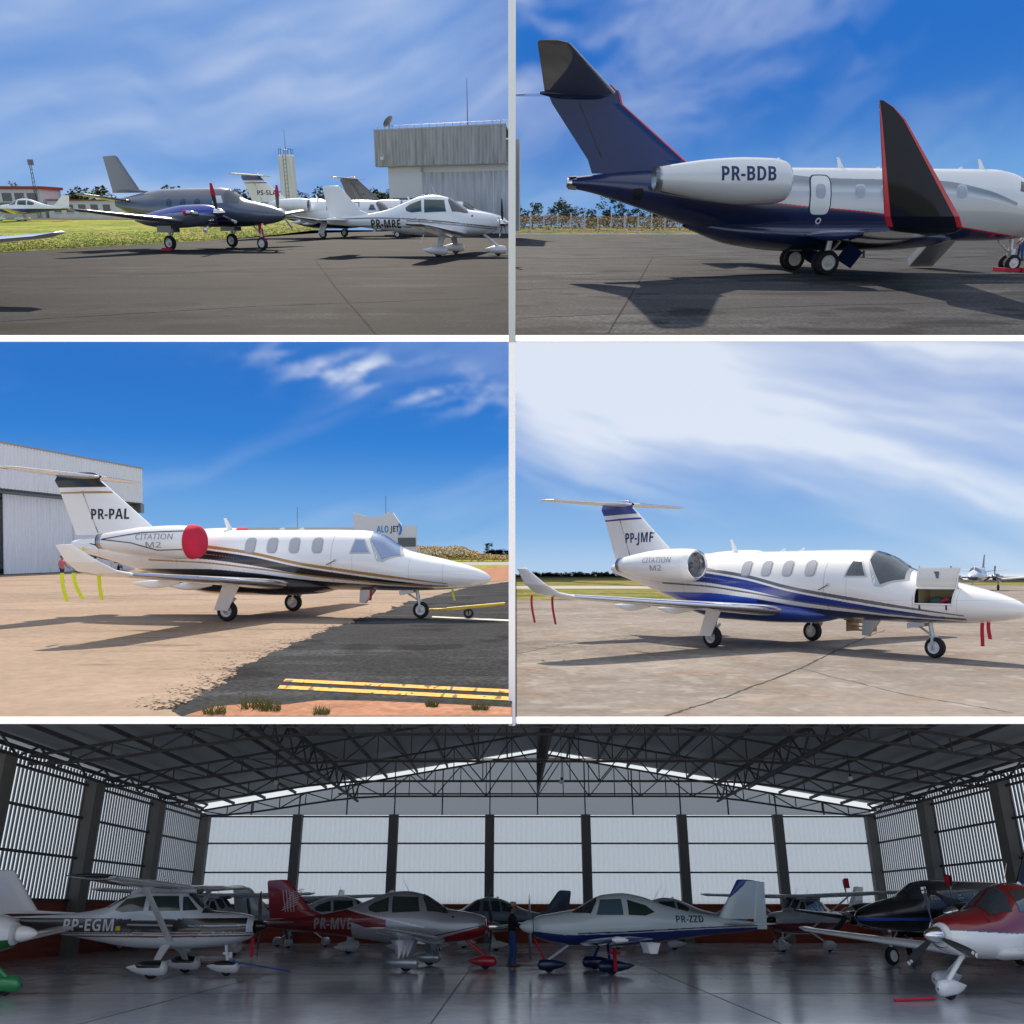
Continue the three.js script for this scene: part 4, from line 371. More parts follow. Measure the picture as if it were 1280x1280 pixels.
const asphaltB = matte(0xffffff, 0.9, 0, { map: asphaltTex([0.98, 0.985, 1.01], 66), bumpMap: bumpT, bumpScale: 0.006 }); asphaltB.map.repeat.set(1 / 15, 1 / 15);
const asphaltC = matte(0xffffff, 0.92, 0, { map: asphaltTex([0.98, 1, 1.04], 56), bumpMap: bumpT, bumpScale: 0.008 }); asphaltC.map.repeat.set(1 / 14, 1 / 14);
const concreteC = matte(0xffffff, 0.88, 0, { map: dtex(1024, 1024, (u, v) => { const b = tile(fbm, u, v, 6, 5), g = tile(fbm, u, v, 150, 2), s = tile((x, y, o) => fbm(x * 0.5, y * 2.2, o), u, v, 16, 4); const k = 0.80 + 0.24 * b + 0.2 * (g - 0.5) - 0.16 * sst(0.58, 0.8, s); return [164 * k, 144 * k, 126 * k]; }), bumpMap: bumpT, bumpScale: 0.004 }); concreteC.map.repeat.set(1 / 18, 1 / 18);
const concreteD = matte(0xffffff, 0.9, 0, { map: dtex(1024, 1024, (u, v) => { const b = tile(fbm, u, v, 8, 5), m = tile(fbm, u, v, 44, 4), g = tile(fbm, u, v, 240, 2), r = tile(fbm, u + 0.37, v, 26, 3); let k = 0.74 + 0.3 * b + 0.22 * (m - 0.5) + 0.22 * (g - 0.5); const rust = sst(0.5, 0.72, r), pale = sst(0.62, 0.72, tile(fbm, u, v + 0.2, 60, 3)); return mixc(mixc([146 * k, 138 * k, 130 * k], [146 * k, 122 * k, 106 * k], 0.45 * rust), [176, 170, 162], 0.3 * pale); }), bumpMap: bumpT, bumpScale: 0.006 }); concreteD.map.repeat.set(1 / 24, 1 / 24);
const grassTex = (a, b, c) => dtex(1024, 1024, (u, v) => { const n = tile(fbm, u, v, 9, 5), m = tile(fbm, u, v, 120, 3), d = tile(fbm, u + 0.4, v + 0.1, 16, 4); const k = 0.6 + 0.8 * m; const q = mixc(mixc(a, b, sst(0.35, 0.65, n)), c, sst(0.5, 0.7, d)); return [q[0] * k, q[1] * k, q[2] * k]; });
const grassA = matte(0xffffff, 1, 0, { map: grassTex([112, 130, 40], [146, 150, 54], [160, 140, 80]), bumpMap: bumpT, bumpScale: 0.05 }); grassA.map.repeat.set(1 / 40, 1 / 40);
const grassD = matte(0xffffff, 1, 0, { map: grassTex([88, 100, 46], [122, 118, 62], [148, 122, 84]), bumpMap: bumpT, bumpScale: 0.05 }); grassD.map.repeat.set(1 / 40, 1 / 40);
const soil = matte(0xffffff, 1, 0, { map: dtex(512, 512, (u, v) => { const b = tile(fbm, u, v, 8, 5), g = tile(fbm, u, v, 90, 2); const k = 0.72 + 0.35 * b + 0.35 * (g - 0.5); return [178 * k, 132 * k, 106 * k]; }), bumpMap: bumpT, bumpScale: 0.03 }); soil.map.repeat.set(1 / 6, 1 / 6);
for (const m of [asphaltA, asphaltB, asphaltC, concreteC, concreteD, grassA, grassD, soil]) { m.bumpMap = bumpT.clone(); m.bumpMap.repeat.set(1 / 2.2, 1 / 2.2); m.bumpMap.needsUpdate = true; }
// each apron starts at a white edge beam
function apron(pl, row0, row1, side, mat, far, y = 0) {
  const Dr = -pl.g(640, row0)[1], D = -pl.g(640, row1 - 0.8)[1], w = (d) => 0.7 * d + 3, s = side; structure('apron', flat([[0, -Dr], [s * w(D), -Dr], [s * w(far), -far], [0, -far]], y), mat, pl); structure('white_edge_strip', flat([[0, -D], [s * w(D), -D], [s * w(D), -Dr], [0, -Dr]], y), M.edge, pl);
  const t = -pl.d(640, row1, D)[1]; const b = box(w(D) - 0.02, t - 0.004, 0.12, s * w(D) / 2, -t / 2 - 0.002, -D - 0.06); const m = mesh('apron_edge_beam', b, M.edge); m.userData = { kind: 'structure' }; put(m, pl); return { D, t, Dr }; }
const eA = apron(PA, 419, 427.5, -1, asphaltA, 96), eB = apron(PB, 419, 427.5, 1, asphaltB, 108), eC = apron(PC, 896, 905, -1, concreteC, 700), eD = apron(PD, 896, 905, 1, concreteD, 700);
for (const [pl, e, r0, r1, lab] of [[PA, eA, 428, -60, 'tall slim white post rising between the two dark asphalt aprons'], [PD, eD, 905, 427.6, 'slim white post at the front corner between the two concrete aprons']]) { const D = e.D - 0.05, y0 = pl.d(640, r0, D)[1], y1 = pl.d(640, r1, D)[1], w = 8.2 / FOC * D; const g = grp('divider_post'); mesh('shaft', box(w, y1 - y0 - 0.03, w, 0, 0, 0), M.edge, g); mesh('base_plate', box(w * 1.0, 0.03, w * 1.0, 0, -(y1 - y0) / 2, 0), M.edge, g); put(tag(g, lab, 'post'), pl, 0, (y0 + y1) / 2, -D); }

// added unseen walls block sun leaking between neighbouring aprons, which slope differently
for (const [pa, pb, d0, d1] of [[PA, PB, eB.D * 1.02, 96], [PC, PD, eC.D * 1.0, 600]]) { const q = (d, pl) => V(0, 0, -d).applyMatrix4(pl.M), P = [q(d0, pa), q(d1, pa), q(d1, pb), q(d0, pb)]; const a = P[0], b = P[1], c = P[2], d = P[3]; b.y += 0.05; c.y -= 0.3; d.y -= 0.3; const g = new THREE.BufferGeometry(); const w = 0.004; const f = (x) => [a, b, c, a, c, d].flatMap((v) => [x, v.y, v.z]); g.setAttribute('position', new THREE.Float32BufferAttribute([...f(-w), ...f(w)], 3)); g.computeVertexNormals(); const m = mesh('added_sun_block_wall', g, new THREE.MeshStandardMaterial({ color: rgb(0.5, 0.5, 0.49), roughness: 0.9, side: THREE.DoubleSide })); m.userData = { kind: 'structure' }; m.name = numbered(m.name); scene.add(m); }
const seamM = matte(rgb(0.016, 0.016, 0.017), 0.95, 0); for (const [pl, pts] of [[PA, [[[0, 352], [300, 338], [632, 331]], [[0, 402], [320, 383], [632, 372]], [[470, 418], [420, 360], [392, 322]]]], [PB, [[[648, 362], [930, 352], [1276, 346]], [[648, 398], [960, 384], [1276, 376]], [[760, 417], [800, 350], [818, 318]]]]]) for (const l of pts) { const g = []; let pv = null; for (let k = 0; k < l.length - 1; k++) for (let s = 0; s < 10; s++) { const t = s / 10, q = pl.g(l[k][0] + (l[k + 1][0] - l[k][0]) * t, l[k][1] + (l[k + 1][1] - l[k][1]) * t + rr(-0.25, 0.25)); if (pv) g.push(new THREE.PlaneGeometry(Math.hypot(q[0] - pv[0], q[1] - pv[1]) * 1.06, rr(0.02, 0.05)).rotateX(-Math.PI / 2).rotateY(Math.atan2(-(q[1] - pv[1]), q[0] - pv[0])).translate((q[0] + pv[0]) / 2, 0.004, (q[1] + pv[1]) / 2)); pv = q; } structure('sealed_crack', merge(g), seamM, pl); }
function corr(w, h, period, depth) { const n = Math.round(w / period), P = []; const xs = []; for (let i = 0; i < n; i++) { const a = i / n * w, p = w / n; xs.push([a, 0], [a + p * 0.18, depth], [a + p * 0.5, depth], [a + p * 0.68, 0]); } xs.push([w, 0]); for (let i = 0; i < xs.length - 1; i++) { const [a, za] = xs[i], [b, zb] = xs[i + 1]; P.push(a, 0, za, b, 0, zb, b, h, zb, a, 0, za, b, h, zb, a, h, za); } const g = new THREE.BufferGeometry(); g.setAttribute('position', new THREE.Float32BufferAttribute(P, 3)); g.setAttribute('uv', new THREE.Float32BufferAttribute(new Float32Array(P.length / 3 * 2), 2)); g.computeVertexNormals(); return g; }
function tree(label, h, w, col, grpName, bare = 0.25) { const g = grp('tree'); mesh('trunk', bar([0, 0, 0], [rr(-0.05, 0.05) * h, h * 0.6, 0], 0.05 * h * 0.6, 6, 0.02 * h), std(rgb(0.08, 0.06, 0.045), 1), g); const cl = []; for (let i = 0; i < 9; i++) cl.push([rr(-0.5, 0.5) * w * 0.7, h * rr(bare + 0.15, 0.9), rr(-0.5, 0.5) * w * 0.7, rr(0.16, 0.3) * w]); mesh('crown', leaves(520, () => { const c = cl[Math.floor(rnd() * 9)]; const a = rnd() * 6.28, b = Math.acos(rr(-1, 1)), r = c[3] * Math.cbrt(rnd()); return [c[0] + r * Math.sin(b) * Math.cos(a), c[1] + r * Math.cos(b) * 0.8, c[2] + r * Math.sin(b) * Math.sin(a)]; }, 0.06 * w), std(col, 1, 0, { side: THREE.DoubleSide }), g); return tag(g, label, 'tree', grpName); }
const greens = [rgb(0.045, 0.07, 0.025), rgb(0.06, 0.085, 0.03), rgb(0.035, 0.055, 0.025)];
const white = std(rgb(0.7, 0.7, 0.69), 0.8), grey = std(rgb(0.36, 0.36, 0.37), 0.8), roofRed = std(rgb(0.32, 0.06, 0.04), 0.9), winDark = gloss(rgb(0.03, 0.035, 0.045), { roughness: 0.1 });
const metalSheet = (a, r = 0.5, vary = 0.36) => std(0xffffff, r, 0.0, { map: dtex(256, 256, (u, v) => { const n = tile((x, y, o) => fbm(x * 3, y * 0.35, o), u, v, 10, 4), k = 1 - vary * 0.5 + vary * (n - 0.35); return [a[0] * k, a[1] * k, a[2] * k]; }) });
function sheetUV(g, s = 1 / 6) { const p = g.attributes.position, u = g.attributes.uv; for (let i = 0; i < p.count; i++) u.setXY(i, (p.getX(i) + p.getZ(i)) * s, p.getY(i) * s); return g; }

// ================================================================ PLACE A: dark apron with the blue twin, white single and jets, hangar behind
{
  const edge = curve([[-260, 334], [0, 316], [120, 309], [240, 302], [330, 296], [420, 290.5], [640, 286.5]].map((q) => q)), rise = (d) => 0.95 * sst(58, 128, d);
  const fieldG = gridGeo(60, 24, (i, j) => { const px = -260 + 898 * i, p = PA.g(px, edge(px) + 0.7 * (fbm(px * 0.2, 1) - 0.5)), D0 = -p[1], D = D0 + (146 - D0) * j * j, x = p[0] / D0 * D; return [x, 0.012 + rise(D), -D, x, D]; }); structure('grass_field', fieldG, grassA, PA);
  // tufts along the near edge of the field
  const tg = leaves(6, () => [rr(-0.08, 0.08), 0.03, rr(-0.08, 0.08)], 0.035), N = 9000, im = new THREE.InstancedMesh(tg, std(rgb(0.2, 0.24, 0.05), 1, 0, { side: THREE.DoubleSide }), N), m4 = new THREE.Matrix4(); for (let k = 0; k < N; k++) { const px = rr(-40, 470), p = PA.g(px, edge(px)), D0 = -p[1], D = D0 + 0.1 + 26 * Math.pow(rnd(), 1.6), s = rr(0.5, 1.3); m4.makeRotationY(rnd() * 6.28).scale(V(s, s, s)).setPosition(p[0] / D0 * D, 0.012 + rise(D), -D); im.setMatrixAt(k, m4); } im.name = 'grass_tufts'; tag(im, 'rough green grass tufts along the dark apron edge', 'grass', null, 'stuff'); put(im, PA);
  structure('taxiway', gridGeo(20, 3, (i, j) => { const D = 112 + 10 * j, x = -0.75 * D + 0.55 * D * i; return [x, 0.03 + rise(D), -D, x, D]; }), asphaltB, PA);
  // corrugated hangar
  const h = grp('hangar_building'), fm = metalSheet([186, 186, 184]), dm = metalSheet([214, 217, 222]); const W = 12.95;
  mesh('fascia', merge([sheetUV(corr(W, 2.87, 0.34, 0.07)).translate(-0.9, 5.4, 0.55), sheetUV(corr(6, 2.87, 0.34, 0.07).rotateY(-Math.PI / 2)).translate(-0.9, 5.4, -5.45), box(W - 0.1, 0.12, 0.7, W / 2 - 0.9, 5.4, 0.18)]), fm, h);
  mesh('roof', new THREE.ExtrudeGeometry(new THREE.Shape([[-0.9, -0.6], [12.0, -0.6], [6.6, 11], [-0.9, 11]].map((q) => new THREE.Vector2(...q))), { depth: 0.15, bevelEnabled: false }).rotateX(-Math.PI / 2).translate(0, 8.12, 0), grey, h); mesh('wall', merge([box(0.25, 5.4, 11, 0.13, 2.7, -5.6), box(3.4, 5.4, 0.25, 1.75, 2.7, -0.13), box(W - 3.6, 0.5, 0.25, 3.4 + (W - 4.4) / 2, 5.12, -0.4)]), white, h);
  mesh('window', box(2.9, 1.5, 0.06, 1.75, 2.1, 0.02), winDark, h); for (const [x, w, z] of [[3.5, 0.7, -0.15], [4.2, 6.3, -0.3], [10.5, 1.5, -0.18]]) { const d = mesh('hangar_door', sheetUV(corr(w - 0.04, 4.85, 0.34, 0.06)).translate(x, 0.02, z), dm, h); mesh('door_frame', box(0.09, 4.85, 0.12, x, 2.45, z + 0.06), white, d); }
  mesh('back_wall', box(8.3, 8.0, 0.2, 3.3, 4.0, -11), white, h); mesh('satellite_dish', spin([[0.001, 0.02], [0.3, 0.06], [0.55, 0.2]], 18).rotateZ(0.9).translate(0.3, 8.8, -0.2), M.gun, h); mesh('dish_mount', bar([0.2, 8.25, -0.2], [0.3, 8.8, -0.2], 0.04), M.gun, h); mesh('flood_light', merge([box(0.3, 0.25, 0.2, 0.1, 6.0, 0.85), bar([0.1, 6.1, 0.6], [0.1, 6.4, 0.85], 0.03)]), white, h); mesh('roof_mast', bar([7.6, 8.25, -1], [7.6, 11.9, -1], 0.05, 6, 0.02), M.gun, h);
  const fence = []; for (let i = 0; i < 17; i++) fence.push(bar([-0.6 + i * 0.75, 8.28, 0.3], [-0.6 + i * 0.75, 8.55, 0.3], 0.02, 4)); mesh('roof_rail', merge([...fence, bar([-0.8, 8.53, 0.3], [12, 8.53, 0.3], 0.015, 4)]), M.gun, h);
  const c0 = PA.d(487, 265, 85), c1 = PA.d(636, 265, 79.5); put(tag(h, 'grey corrugated hangar with sliding doors behind the white single engine plane', 'hangar'), PA, c0[0], 0, c0[2], -Math.atan2(c1[2] - c0[2], c1[0] - c0[0]));
  // silo tower
  const t = grp('water_tower'); mesh('tank', spin([[0.001, 8.5], [1.02, 8.45], [1.1, 8.3], ...Array.from({ length: 16 }, (_, i) => [1.1 + (i % 2) * 0.03, 8.2 - i * 0.5]), [1.1, 0]], 32), metalSheet([238, 238, 236], 0.6, 0.2), t); const rl = []; for (let i = 0; i < 12; i++) { const a = i / 12 * 6.283; rl.push(bar([Math.cos(a) * 1.0, 8.4, Math.sin(a) * 1.0], [Math.cos(a) * 1.0, 9.2, Math.sin(a) * 1.0], 0.03, 4), bar([Math.cos(a) * 1.0, 9.2, Math.sin(a) * 1.0], [Math.cos(a + 0.5236) * 1.0, 9.2, Math.sin(a + 0.5236) * 1.0], 0.03, 4)); } mesh('railing', merge(rl), M.gun, t); mesh('mast', bar([0, 8.5, 0], [0, 11.6, 0], 0.05, 6, 0.02), M.gun, t);
  mesh('ladder', merge([bar([0.2, 0, 1.16], [0.2, 8.5, 1.16], 0.03, 4), bar([-0.2, 0, 1.16], [-0.2, 8.5, 1.16], 0.03, 4), ...Array.from({ length: 16 }, (_, i) => bar([-0.2, 0.5 * i + 0.3, 1.16], [0.2, 0.5 * i + 0.3, 1.16], 0.02, 4))]), M.gun, t); { const q = PA.d(363.5, 262, 134); put(tag(t, 'tall pale cylindrical tower with railing and mast on top', 'tower'), PA, q[0], 0.5, q[2]); }
  // terminal building at the far left
  const b = grp('terminal_building'); mesh('wall', merge([box(9, 2.2, 6, 6.5, 1.1, 0), box(7, 3.6, 7, -2, 1.8, -0.5)]), white, b); mesh('roof', merge([box(7.6, 0.35, 7.6, -2, 3.75, -0.5), box(9.2, 0.15, 6.4, 6.5, 2.25, 0)]), roofRed, b); for (let i = 0; i < 5; i++) { const w = mesh('window', box(0.9, 1.0, 0.06, 3.2 + i * 1.6, 1.2, 3.03), winDark, b); mesh('sill', box(1.0, 0.08, 0.12, 3.2 + i * 1.6, 0.66, 3.05), white, b); } for (let i = 0; i < 4; i++) mesh('window', box(1.2, 1.0, 0.06, -4.6 + i * 1.6, 2.6, 3.03), winDark, b); mesh('canopy', box(6.6, 0.15, 2, -2, 1.9, 3.6), grey, b); { const q = PA.d(52, 262, 131); put(tag(b, 'low white terminal building with red roof beyond the grass', 'building'), PA, q[0], 0.95, q[2], 0.1); }
  const cm = grp('lattice_mast'); mesh('shaft', merge([bar([0.2, 0, 0.2], [0.1, 7, 0.1], 0.05, 4), bar([-0.2, 0, 0.2], [-0.1, 7, 0.1], 0.05, 4), bar([0, 0, -0.2], [0, 7, -0.1], 0.05, 4), ...Array.from({ length: 13 }, (_, i) => bar([i % 2 ? 0.17 : -0.17, i * 0.52, 0.15], [i % 2 ? -0.17 : 0.17, i * 0.52 + 0.5, 0.15], 0.03, 4))]), M.gun, cm); mesh('panel_antenna', merge([box(0.5, 0.7, 0.1, 0, 6.8, 0.2), box(0.1, 0.7, 0.5, 0.25, 6.8, 0)]), M.gun, cm); { const q = PA.d(49, 262, 128); put(tag(cm, 'thin grey lattice mast in front of the red roofed terminal', 'mast'), PA, q[0], 0.95, q[2]); }
  for (let i = 0; i < 34; i++) { const D = rr(136, 145), px = -60 + i * 18 + rr(-5, 5), q = PA.d(px, 265, D); put(tree('small dark tree in the line beyond the far grass field', rr(2.2, 4.4), rr(3.6, 5.4), greens[i % 3], 'trees behind the grass field', 0.05), PA, q[0], 0.9, q[2], rnd() * 6); }
}
// the five aprons' aircraft
const W = [236, 238, 238];
{
  const slate = [88, 94, 108], deepb = [22, 34, 96];
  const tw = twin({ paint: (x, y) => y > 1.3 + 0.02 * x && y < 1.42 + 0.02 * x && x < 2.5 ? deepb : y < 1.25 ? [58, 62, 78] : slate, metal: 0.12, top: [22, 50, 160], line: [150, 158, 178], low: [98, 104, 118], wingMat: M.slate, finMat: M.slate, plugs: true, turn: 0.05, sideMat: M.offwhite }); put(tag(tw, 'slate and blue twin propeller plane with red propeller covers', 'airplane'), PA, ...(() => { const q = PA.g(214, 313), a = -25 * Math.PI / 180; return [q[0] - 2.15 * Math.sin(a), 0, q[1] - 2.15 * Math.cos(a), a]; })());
  const strp = curve([[-5.2, 1.4], [-3, 1.46], [-1.4, 1.42], [0.2, 1.3], [2, 1.12]]);
  const wm = lowWing({ main: M.white, paint: (x, y) => { const c = strp(x); if (Math.abs(y - c) < 0.02) return [70, 72, 76]; if (y < c - 0.04 && y > c - 0.1 && x > -1.6) return [150, 152, 156]; if (y < c - 0.3 && x < -0.8 && y > c - 0.33) return [60, 60, 64]; return W; }, reg: 'PR-MRE', regX: -2.55, regY: 1.24, step: true, tailMat: M.white, wingMat: M.offwhite, turn: 0.15, gap: false }); put(tag(wm, 'white low wing single engine plane lettered PR-MRE before the grey hangar', 'airplane'), PA, -2.75, 0, -39.9, -9.1 * Math.PI / 180);
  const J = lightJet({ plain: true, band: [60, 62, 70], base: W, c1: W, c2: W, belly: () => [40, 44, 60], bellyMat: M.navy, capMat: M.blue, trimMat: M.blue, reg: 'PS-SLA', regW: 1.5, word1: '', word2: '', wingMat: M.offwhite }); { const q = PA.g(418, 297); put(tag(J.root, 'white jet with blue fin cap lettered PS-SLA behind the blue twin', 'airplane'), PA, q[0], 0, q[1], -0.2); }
  for (const s of [1]) { const d = mesh('door_outline', J.L.oval(1.95, 1.75, 0.66, 1.2, 1, 0.012, 6), M.inkblue, J.root); mesh('door', J.L.oval(1.95, 1.75, 0.56, 1.1, 1, 0.017, 6), M.white, d); mesh('pane', J.L.oval(1.95, 1.95, 0.3, 0.3, 1, 0.022, 2), M.shade, d); }
  const J2 = lightJet({ plain: true, base: W, c1: W, c2: W, belly: () => W, bellyMat: M.white, capMat: M.gun, trimMat: M.gun, reg: '-', regW: 0.3, word1: '', word2: '' }); J2.root.children.filter((c) => c.name === 'vertical_fin').forEach((c) => { c.material = M.gun; }); { const q = PA.d(528, 265, 74); put(tag(J2.root, 'white jet with dark grey tail fin farthest back by the hangar corner', 'airplane'), PA, q[0], 0, q[2], -0.25); }
  const wl = lowWing({ main: M.white, paint: () => W, turn: 0.4, wingMat: M.white }); put(tag(wl, 'white wing of a parked plane over its shadow on the asphalt', 'airplane'), PA, -15.0, 0, -19.3, Math.PI / 2);
  const wl2 = lowWing({ main: M.white, paint: (x, y) => y < 1.3 ? [34, 48, 110] : W, turn: 0.4, finMat: M.white }); { const q = PA.d(26, 265, 108); put(tag(wl2, 'small blue and white plane parked before the red roofed terminal', 'airplane'), PA, q[0], 0.75, q[2], Math.PI + 0.25); }
}
// ================================================================ PLACE B: the large navy and silver jet
{
  structure('grass_verge', gridGeo(30, 8, (i, j) => { const D = 106 + 50 * j, x = -0.02 * D + 0.75 * D * i; return [Math.max(0.02, x), 0.012 + 0.5 * sst(110, 150, D), -D, x, D]; }), grassD, PB);
  structure('kerb', box(88, 0.12, 0.5, 44.1, 0.06, -105), std(rgb(0.62, 0.6, 0.56), 0.9), PB);
  const fe = grp('wire_fence'), pm = std(rgb(0.55, 0.53, 0.5), 0.9); for (let i = 0; i < 24; i++) { const x = 0.6 + i * 1.62; mesh('post', merge([box(0.13, 2.0, 0.13, x, 1.0, 0), box(0.12, 0.4, 0.12, x, 2.12, -0.14, -0.7)]), pm, fe); if (i % 9 === 4) mesh('brace', merge([beam([x - 1.4, 0.1, 0], [x, 1.6, 0], 0.1, 0.1), beam([x + 1.4, 0.1, 0], [x, 1.6, 0], 0.1, 0.1)]), pm, fe); } for (const y of [0.3, 0.7, 1.1, 1.5, 1.85, 2.2]) mesh('wire', bar([0.6, y, y > 2 ? -0.2 : 0.07], [38, y, y > 2 ? -0.2 : 0.07], 0.012, 4), M.gun, fe); put(tag(fe, 'concrete post and wire fence along the dry verge', 'fence'), PB, 0, 0.06, -114);
  const br = mesh('dry_brush', leaves(9000, () => { const x = rr(0.3, 66), z = rr(0, 1), h = (1.35 + 0.7 * fbm(x * 0.3, 4)) * Math.pow(rnd(), 0.6); return [x, 0.2 + h, -117 - 22 * z]; }, 0.2), std(rgb(0.24, 0.165, 0.085), 1, 0, { side: THREE.DoubleSide })); put(tag(br, 'dry brown brush growing behind the wire fence', 'brush', null, 'stuff'), PB);
  for (let i = 0; i < 15; i++) { const D = rr(140, 150), px = 648 + i * 17 + rr(-7, 7), q = PB.d(px, 272, D); put(tree('dark green tree behind the wire fence and dry brush', i === 7 ? 4.9 : rr(2.6, 4.1), rr(2.4, 4), greens[i % 3], 'trees behind the wire fence', 0.02), PB, q[0], 0.5, q[2], rnd() * 6); }
  const j = largeJet(); put(tag(j, 'navy and silver business jet with red edged winglet lettered PR-BDB', 'airplane'), PB, 10.58, 0, -33.4, 4.8 * Math.PI / 180);
  const p1 = person({ shirt: [0.02, 0.02, 0.022], trousers: [0.018, 0.018, 0.02], handR: [0.15, 0.85, 0.3] }); { const q = PB.g(1079, 322); put(tag(p1, 'person in black trousers standing beyond the dark jet belly', 'person'), PB, q[0], 0, q[1], 2.2); }
  const p2 = person({ shirt: [0.5, 0.5, 0.52], trousers: [0.03, 0.07, 0.2], handR: [0.1, 0.85, 0.3] }); { const q = PB.g(1274, 326); put(tag(p2, 'person in blue jeans beside the nose wheel of the navy jet', 'person'), PB, q[0], 0, q[1], 2.8); }
  const ck = grp('wheel_chocks'); mesh('chock', merge([box(0.5, 0.12, 0.14, 0, 0.06, 0.2), box(0.14, 0.14, 0.7, -0.35, 0.07, 0), box(0.14, 0.14, 0.7, 0.35, 0.07, 0)]), M.ribbon, ck); { const c = Math.cos(0.084), s = Math.sin(0.084); put(tag(ck, 'red wheel chocks around the nose wheel of the navy jet', 'chock'), PB, 10.5 + 7.6 * c, 0, -33.4 - 7.6 * s + 0.25, 0.11); }
}
// ================================================================ PLACE C: white and gold jet on pale concrete and black asphalt
{
  const gp = (l) => l.map(([x, y]) => PC.g(x, y)); const rag = []; const edgeP = [[640, 727], [606, 731], [572, 737], [520, 752], [470, 768], [420, 783], [378, 800], [330, 818], [296, 842], [262, 864], [236, 880], [218, 889], [226, 895.5]];
  for (let k = 0; k < edgeP.length - 1; k++) for (let s = 0; s < 40; s++) { const t = s / 40, x = edgeP[k][0] + (edgeP[k + 1][0] - edgeP[k][0]) * t, y = edgeP[k][1] + (edgeP[k + 1][1] - edgeP[k][1]) * t, a = k > 2 && k < 11 ? 1 : 0.2; rag.push([x + a * (fbm(x * 0.06, y * 0.06, 3) - 0.5) * 34 + a * (rnd() - 0.5) * 6, y + a * (fbm(x * 0.4 + 9, y * 0.4, 3) - 0.5) * 5]); }
  const as = gp(rag), D0 = -PC.g(640, 896)[1] - 0.002; const low = [[226, 895.9], [640, 895.9]]; structure('asphalt_patch', flat([...as, ...gp(low)].map(([x, z]) => [Math.min(-0.004, x), Math.min(z, D0 - 0.0)]), 0.005), asphaltC, PC);
  // crumbs of asphalt along the broken edge
  const cr = []; for (let i = 0; i < 1500; i++) { const q = rag[120 + Math.floor(rnd() * (rag.length - 160))], d = Math.pow(rnd(), 2.4) * 60 - 4, p = PC.g(q[0] - d + rr(-4, 4), q[1] - d * 0.12 + rr(-3, 2)), s = rr(0.005, 0.024) * (1 - d / 80); if (-p[1] < 10) continue; const g = new THREE.CircleGeometry(s, 6).rotateX(-Math.PI / 2).scale(rr(1, 2.6), 1, 1).translate(p[0], 0.004, p[1]); cr.push(g); } const crm = mesh('asphalt_crumbs', merge(cr), asphaltC); put(tag(crm, 'loose black asphalt crumbs along the broken pavement edge', 'crumbs', null, 'stuff'), PC);
  structure('bare_soil', flat(gp([[238, 893], [268, 884], [320, 879.5], [352, 882], [400, 876], [470, 877], [560, 881], [640, 885], [640, 895.9], [230, 895.9]]).map(([x, z]) => [Math.min(-0.004, x), Math.min(z, D0)]), 0.009), soil, PC);
  const ym = std(0xffffff, 0.8, 0, { map: dtex(256, 64, (u, v) => { const n = fbm(u * 60, v * 14, 3), k = n > 0.66 ? 0.45 : 0.85 + 0.3 * n; return [226 * k, 166 * k, 62 * k]; }) });
  for (const [a, b, c, d] of [[[357, 849.3], [640, 863], [640, 867.2], [354, 853]], [[350, 857.5], [640, 872], [640, 876.8], [347, 861.6]]]) { const l = flat(gp([a, b, c, d]), 0.012, 0.2); structure('painted_line', l, ym, PC); } structure('painted_line', flat(gp([[540, 770.5], [640, 775], [640, 777], [540, 772]]), 0.010, 0.2), std(rgb(0.6, 0.57, 0.5), 0.8), PC);
  structure('grass_field', flat([[-0.01, -66], [-14, -66], [-60, -150], [-400, -150], [-400, -690], [-0.01, -690]], 0.01), grassA, PC); structure('taxiway', flat([[-0.01, -118], [-40, -118], [-60, -150], [-0.01, -150]], 0.02), std(rgb(0.3, 0.28, 0.25), 0.9), PC); structure('bare_soil', flat(gp([[640, 707], [600, 712], [570, 720], [600, 728], [640, 725]]), 0.012), soil, PC);
  const br = mesh('dry_reeds', leaves(5200, () => { const x = rr(-26, -0.3), h = (1.6 + 1.8 * fbm(x * 0.4, 2)) * Math.pow(rnd(), 0.5) * (0.45 + 0.55 * sst(-3, -12, x)); return [x, 0.05 + h, -152 - 12 * rnd()]; }, 0.22), std(rgb(0.46, 0.34, 0.15), 1, 0, { side: THREE.DoubleSide })); put(tag(br, 'tall dry golden reeds beyond the white and gold jet nose', 'reeds', null, 'stuff'), PC);
  { const q = PC.d(611, 689, 330); put(tree('lone round dark tree on the horizon beyond the reeds', 5.2, 3.4, greens[2]), PC, q[0], 0, q[2]); } for (let i = 0; i < 5; i++) { const q = PC.d(612 + i * 5.5 + rr(-2, 2), 689, 420); put(tree('low far tree on the flat horizon beyond the golden reeds', rr(1.8, 3), rr(3, 6), greens[i % 3], 'far trees beyond the reeds', 0), PC, q[0], 0, q[2]); }
  // white hangar on the left
  const h = grp('hangar_building'), ws = metalSheet([244, 246, 250], 0.45, 0.08), LEN = 46; mesh('fascia', sheetUV(corr(LEN, 3.6, 0.42, 0.09)).rotateY(Math.PI).translate(LEN, 6.75, -0.5), ws, h); mesh('fascia_end', sheetUV(corr(9, 3.6, 0.42, 0.09)).rotateY(-Math.PI / 2).translate(0, 6.75, -0.5), ws, h); mesh('roof', box(LEN, 0.15, 30, LEN / 2, 10.3, 14.4), grey, h); mesh('soffit', box(LEN - 0.2, 0.1, 1.4, LEN / 2, 6.72, 0.15), std(rgb(0.12, 0.12, 0.13), 0.9), h); mesh('track_beam', box(LEN - 0.4, 0.25, 0.3, LEN / 2, 6.55, 0.1), M.gun, h);
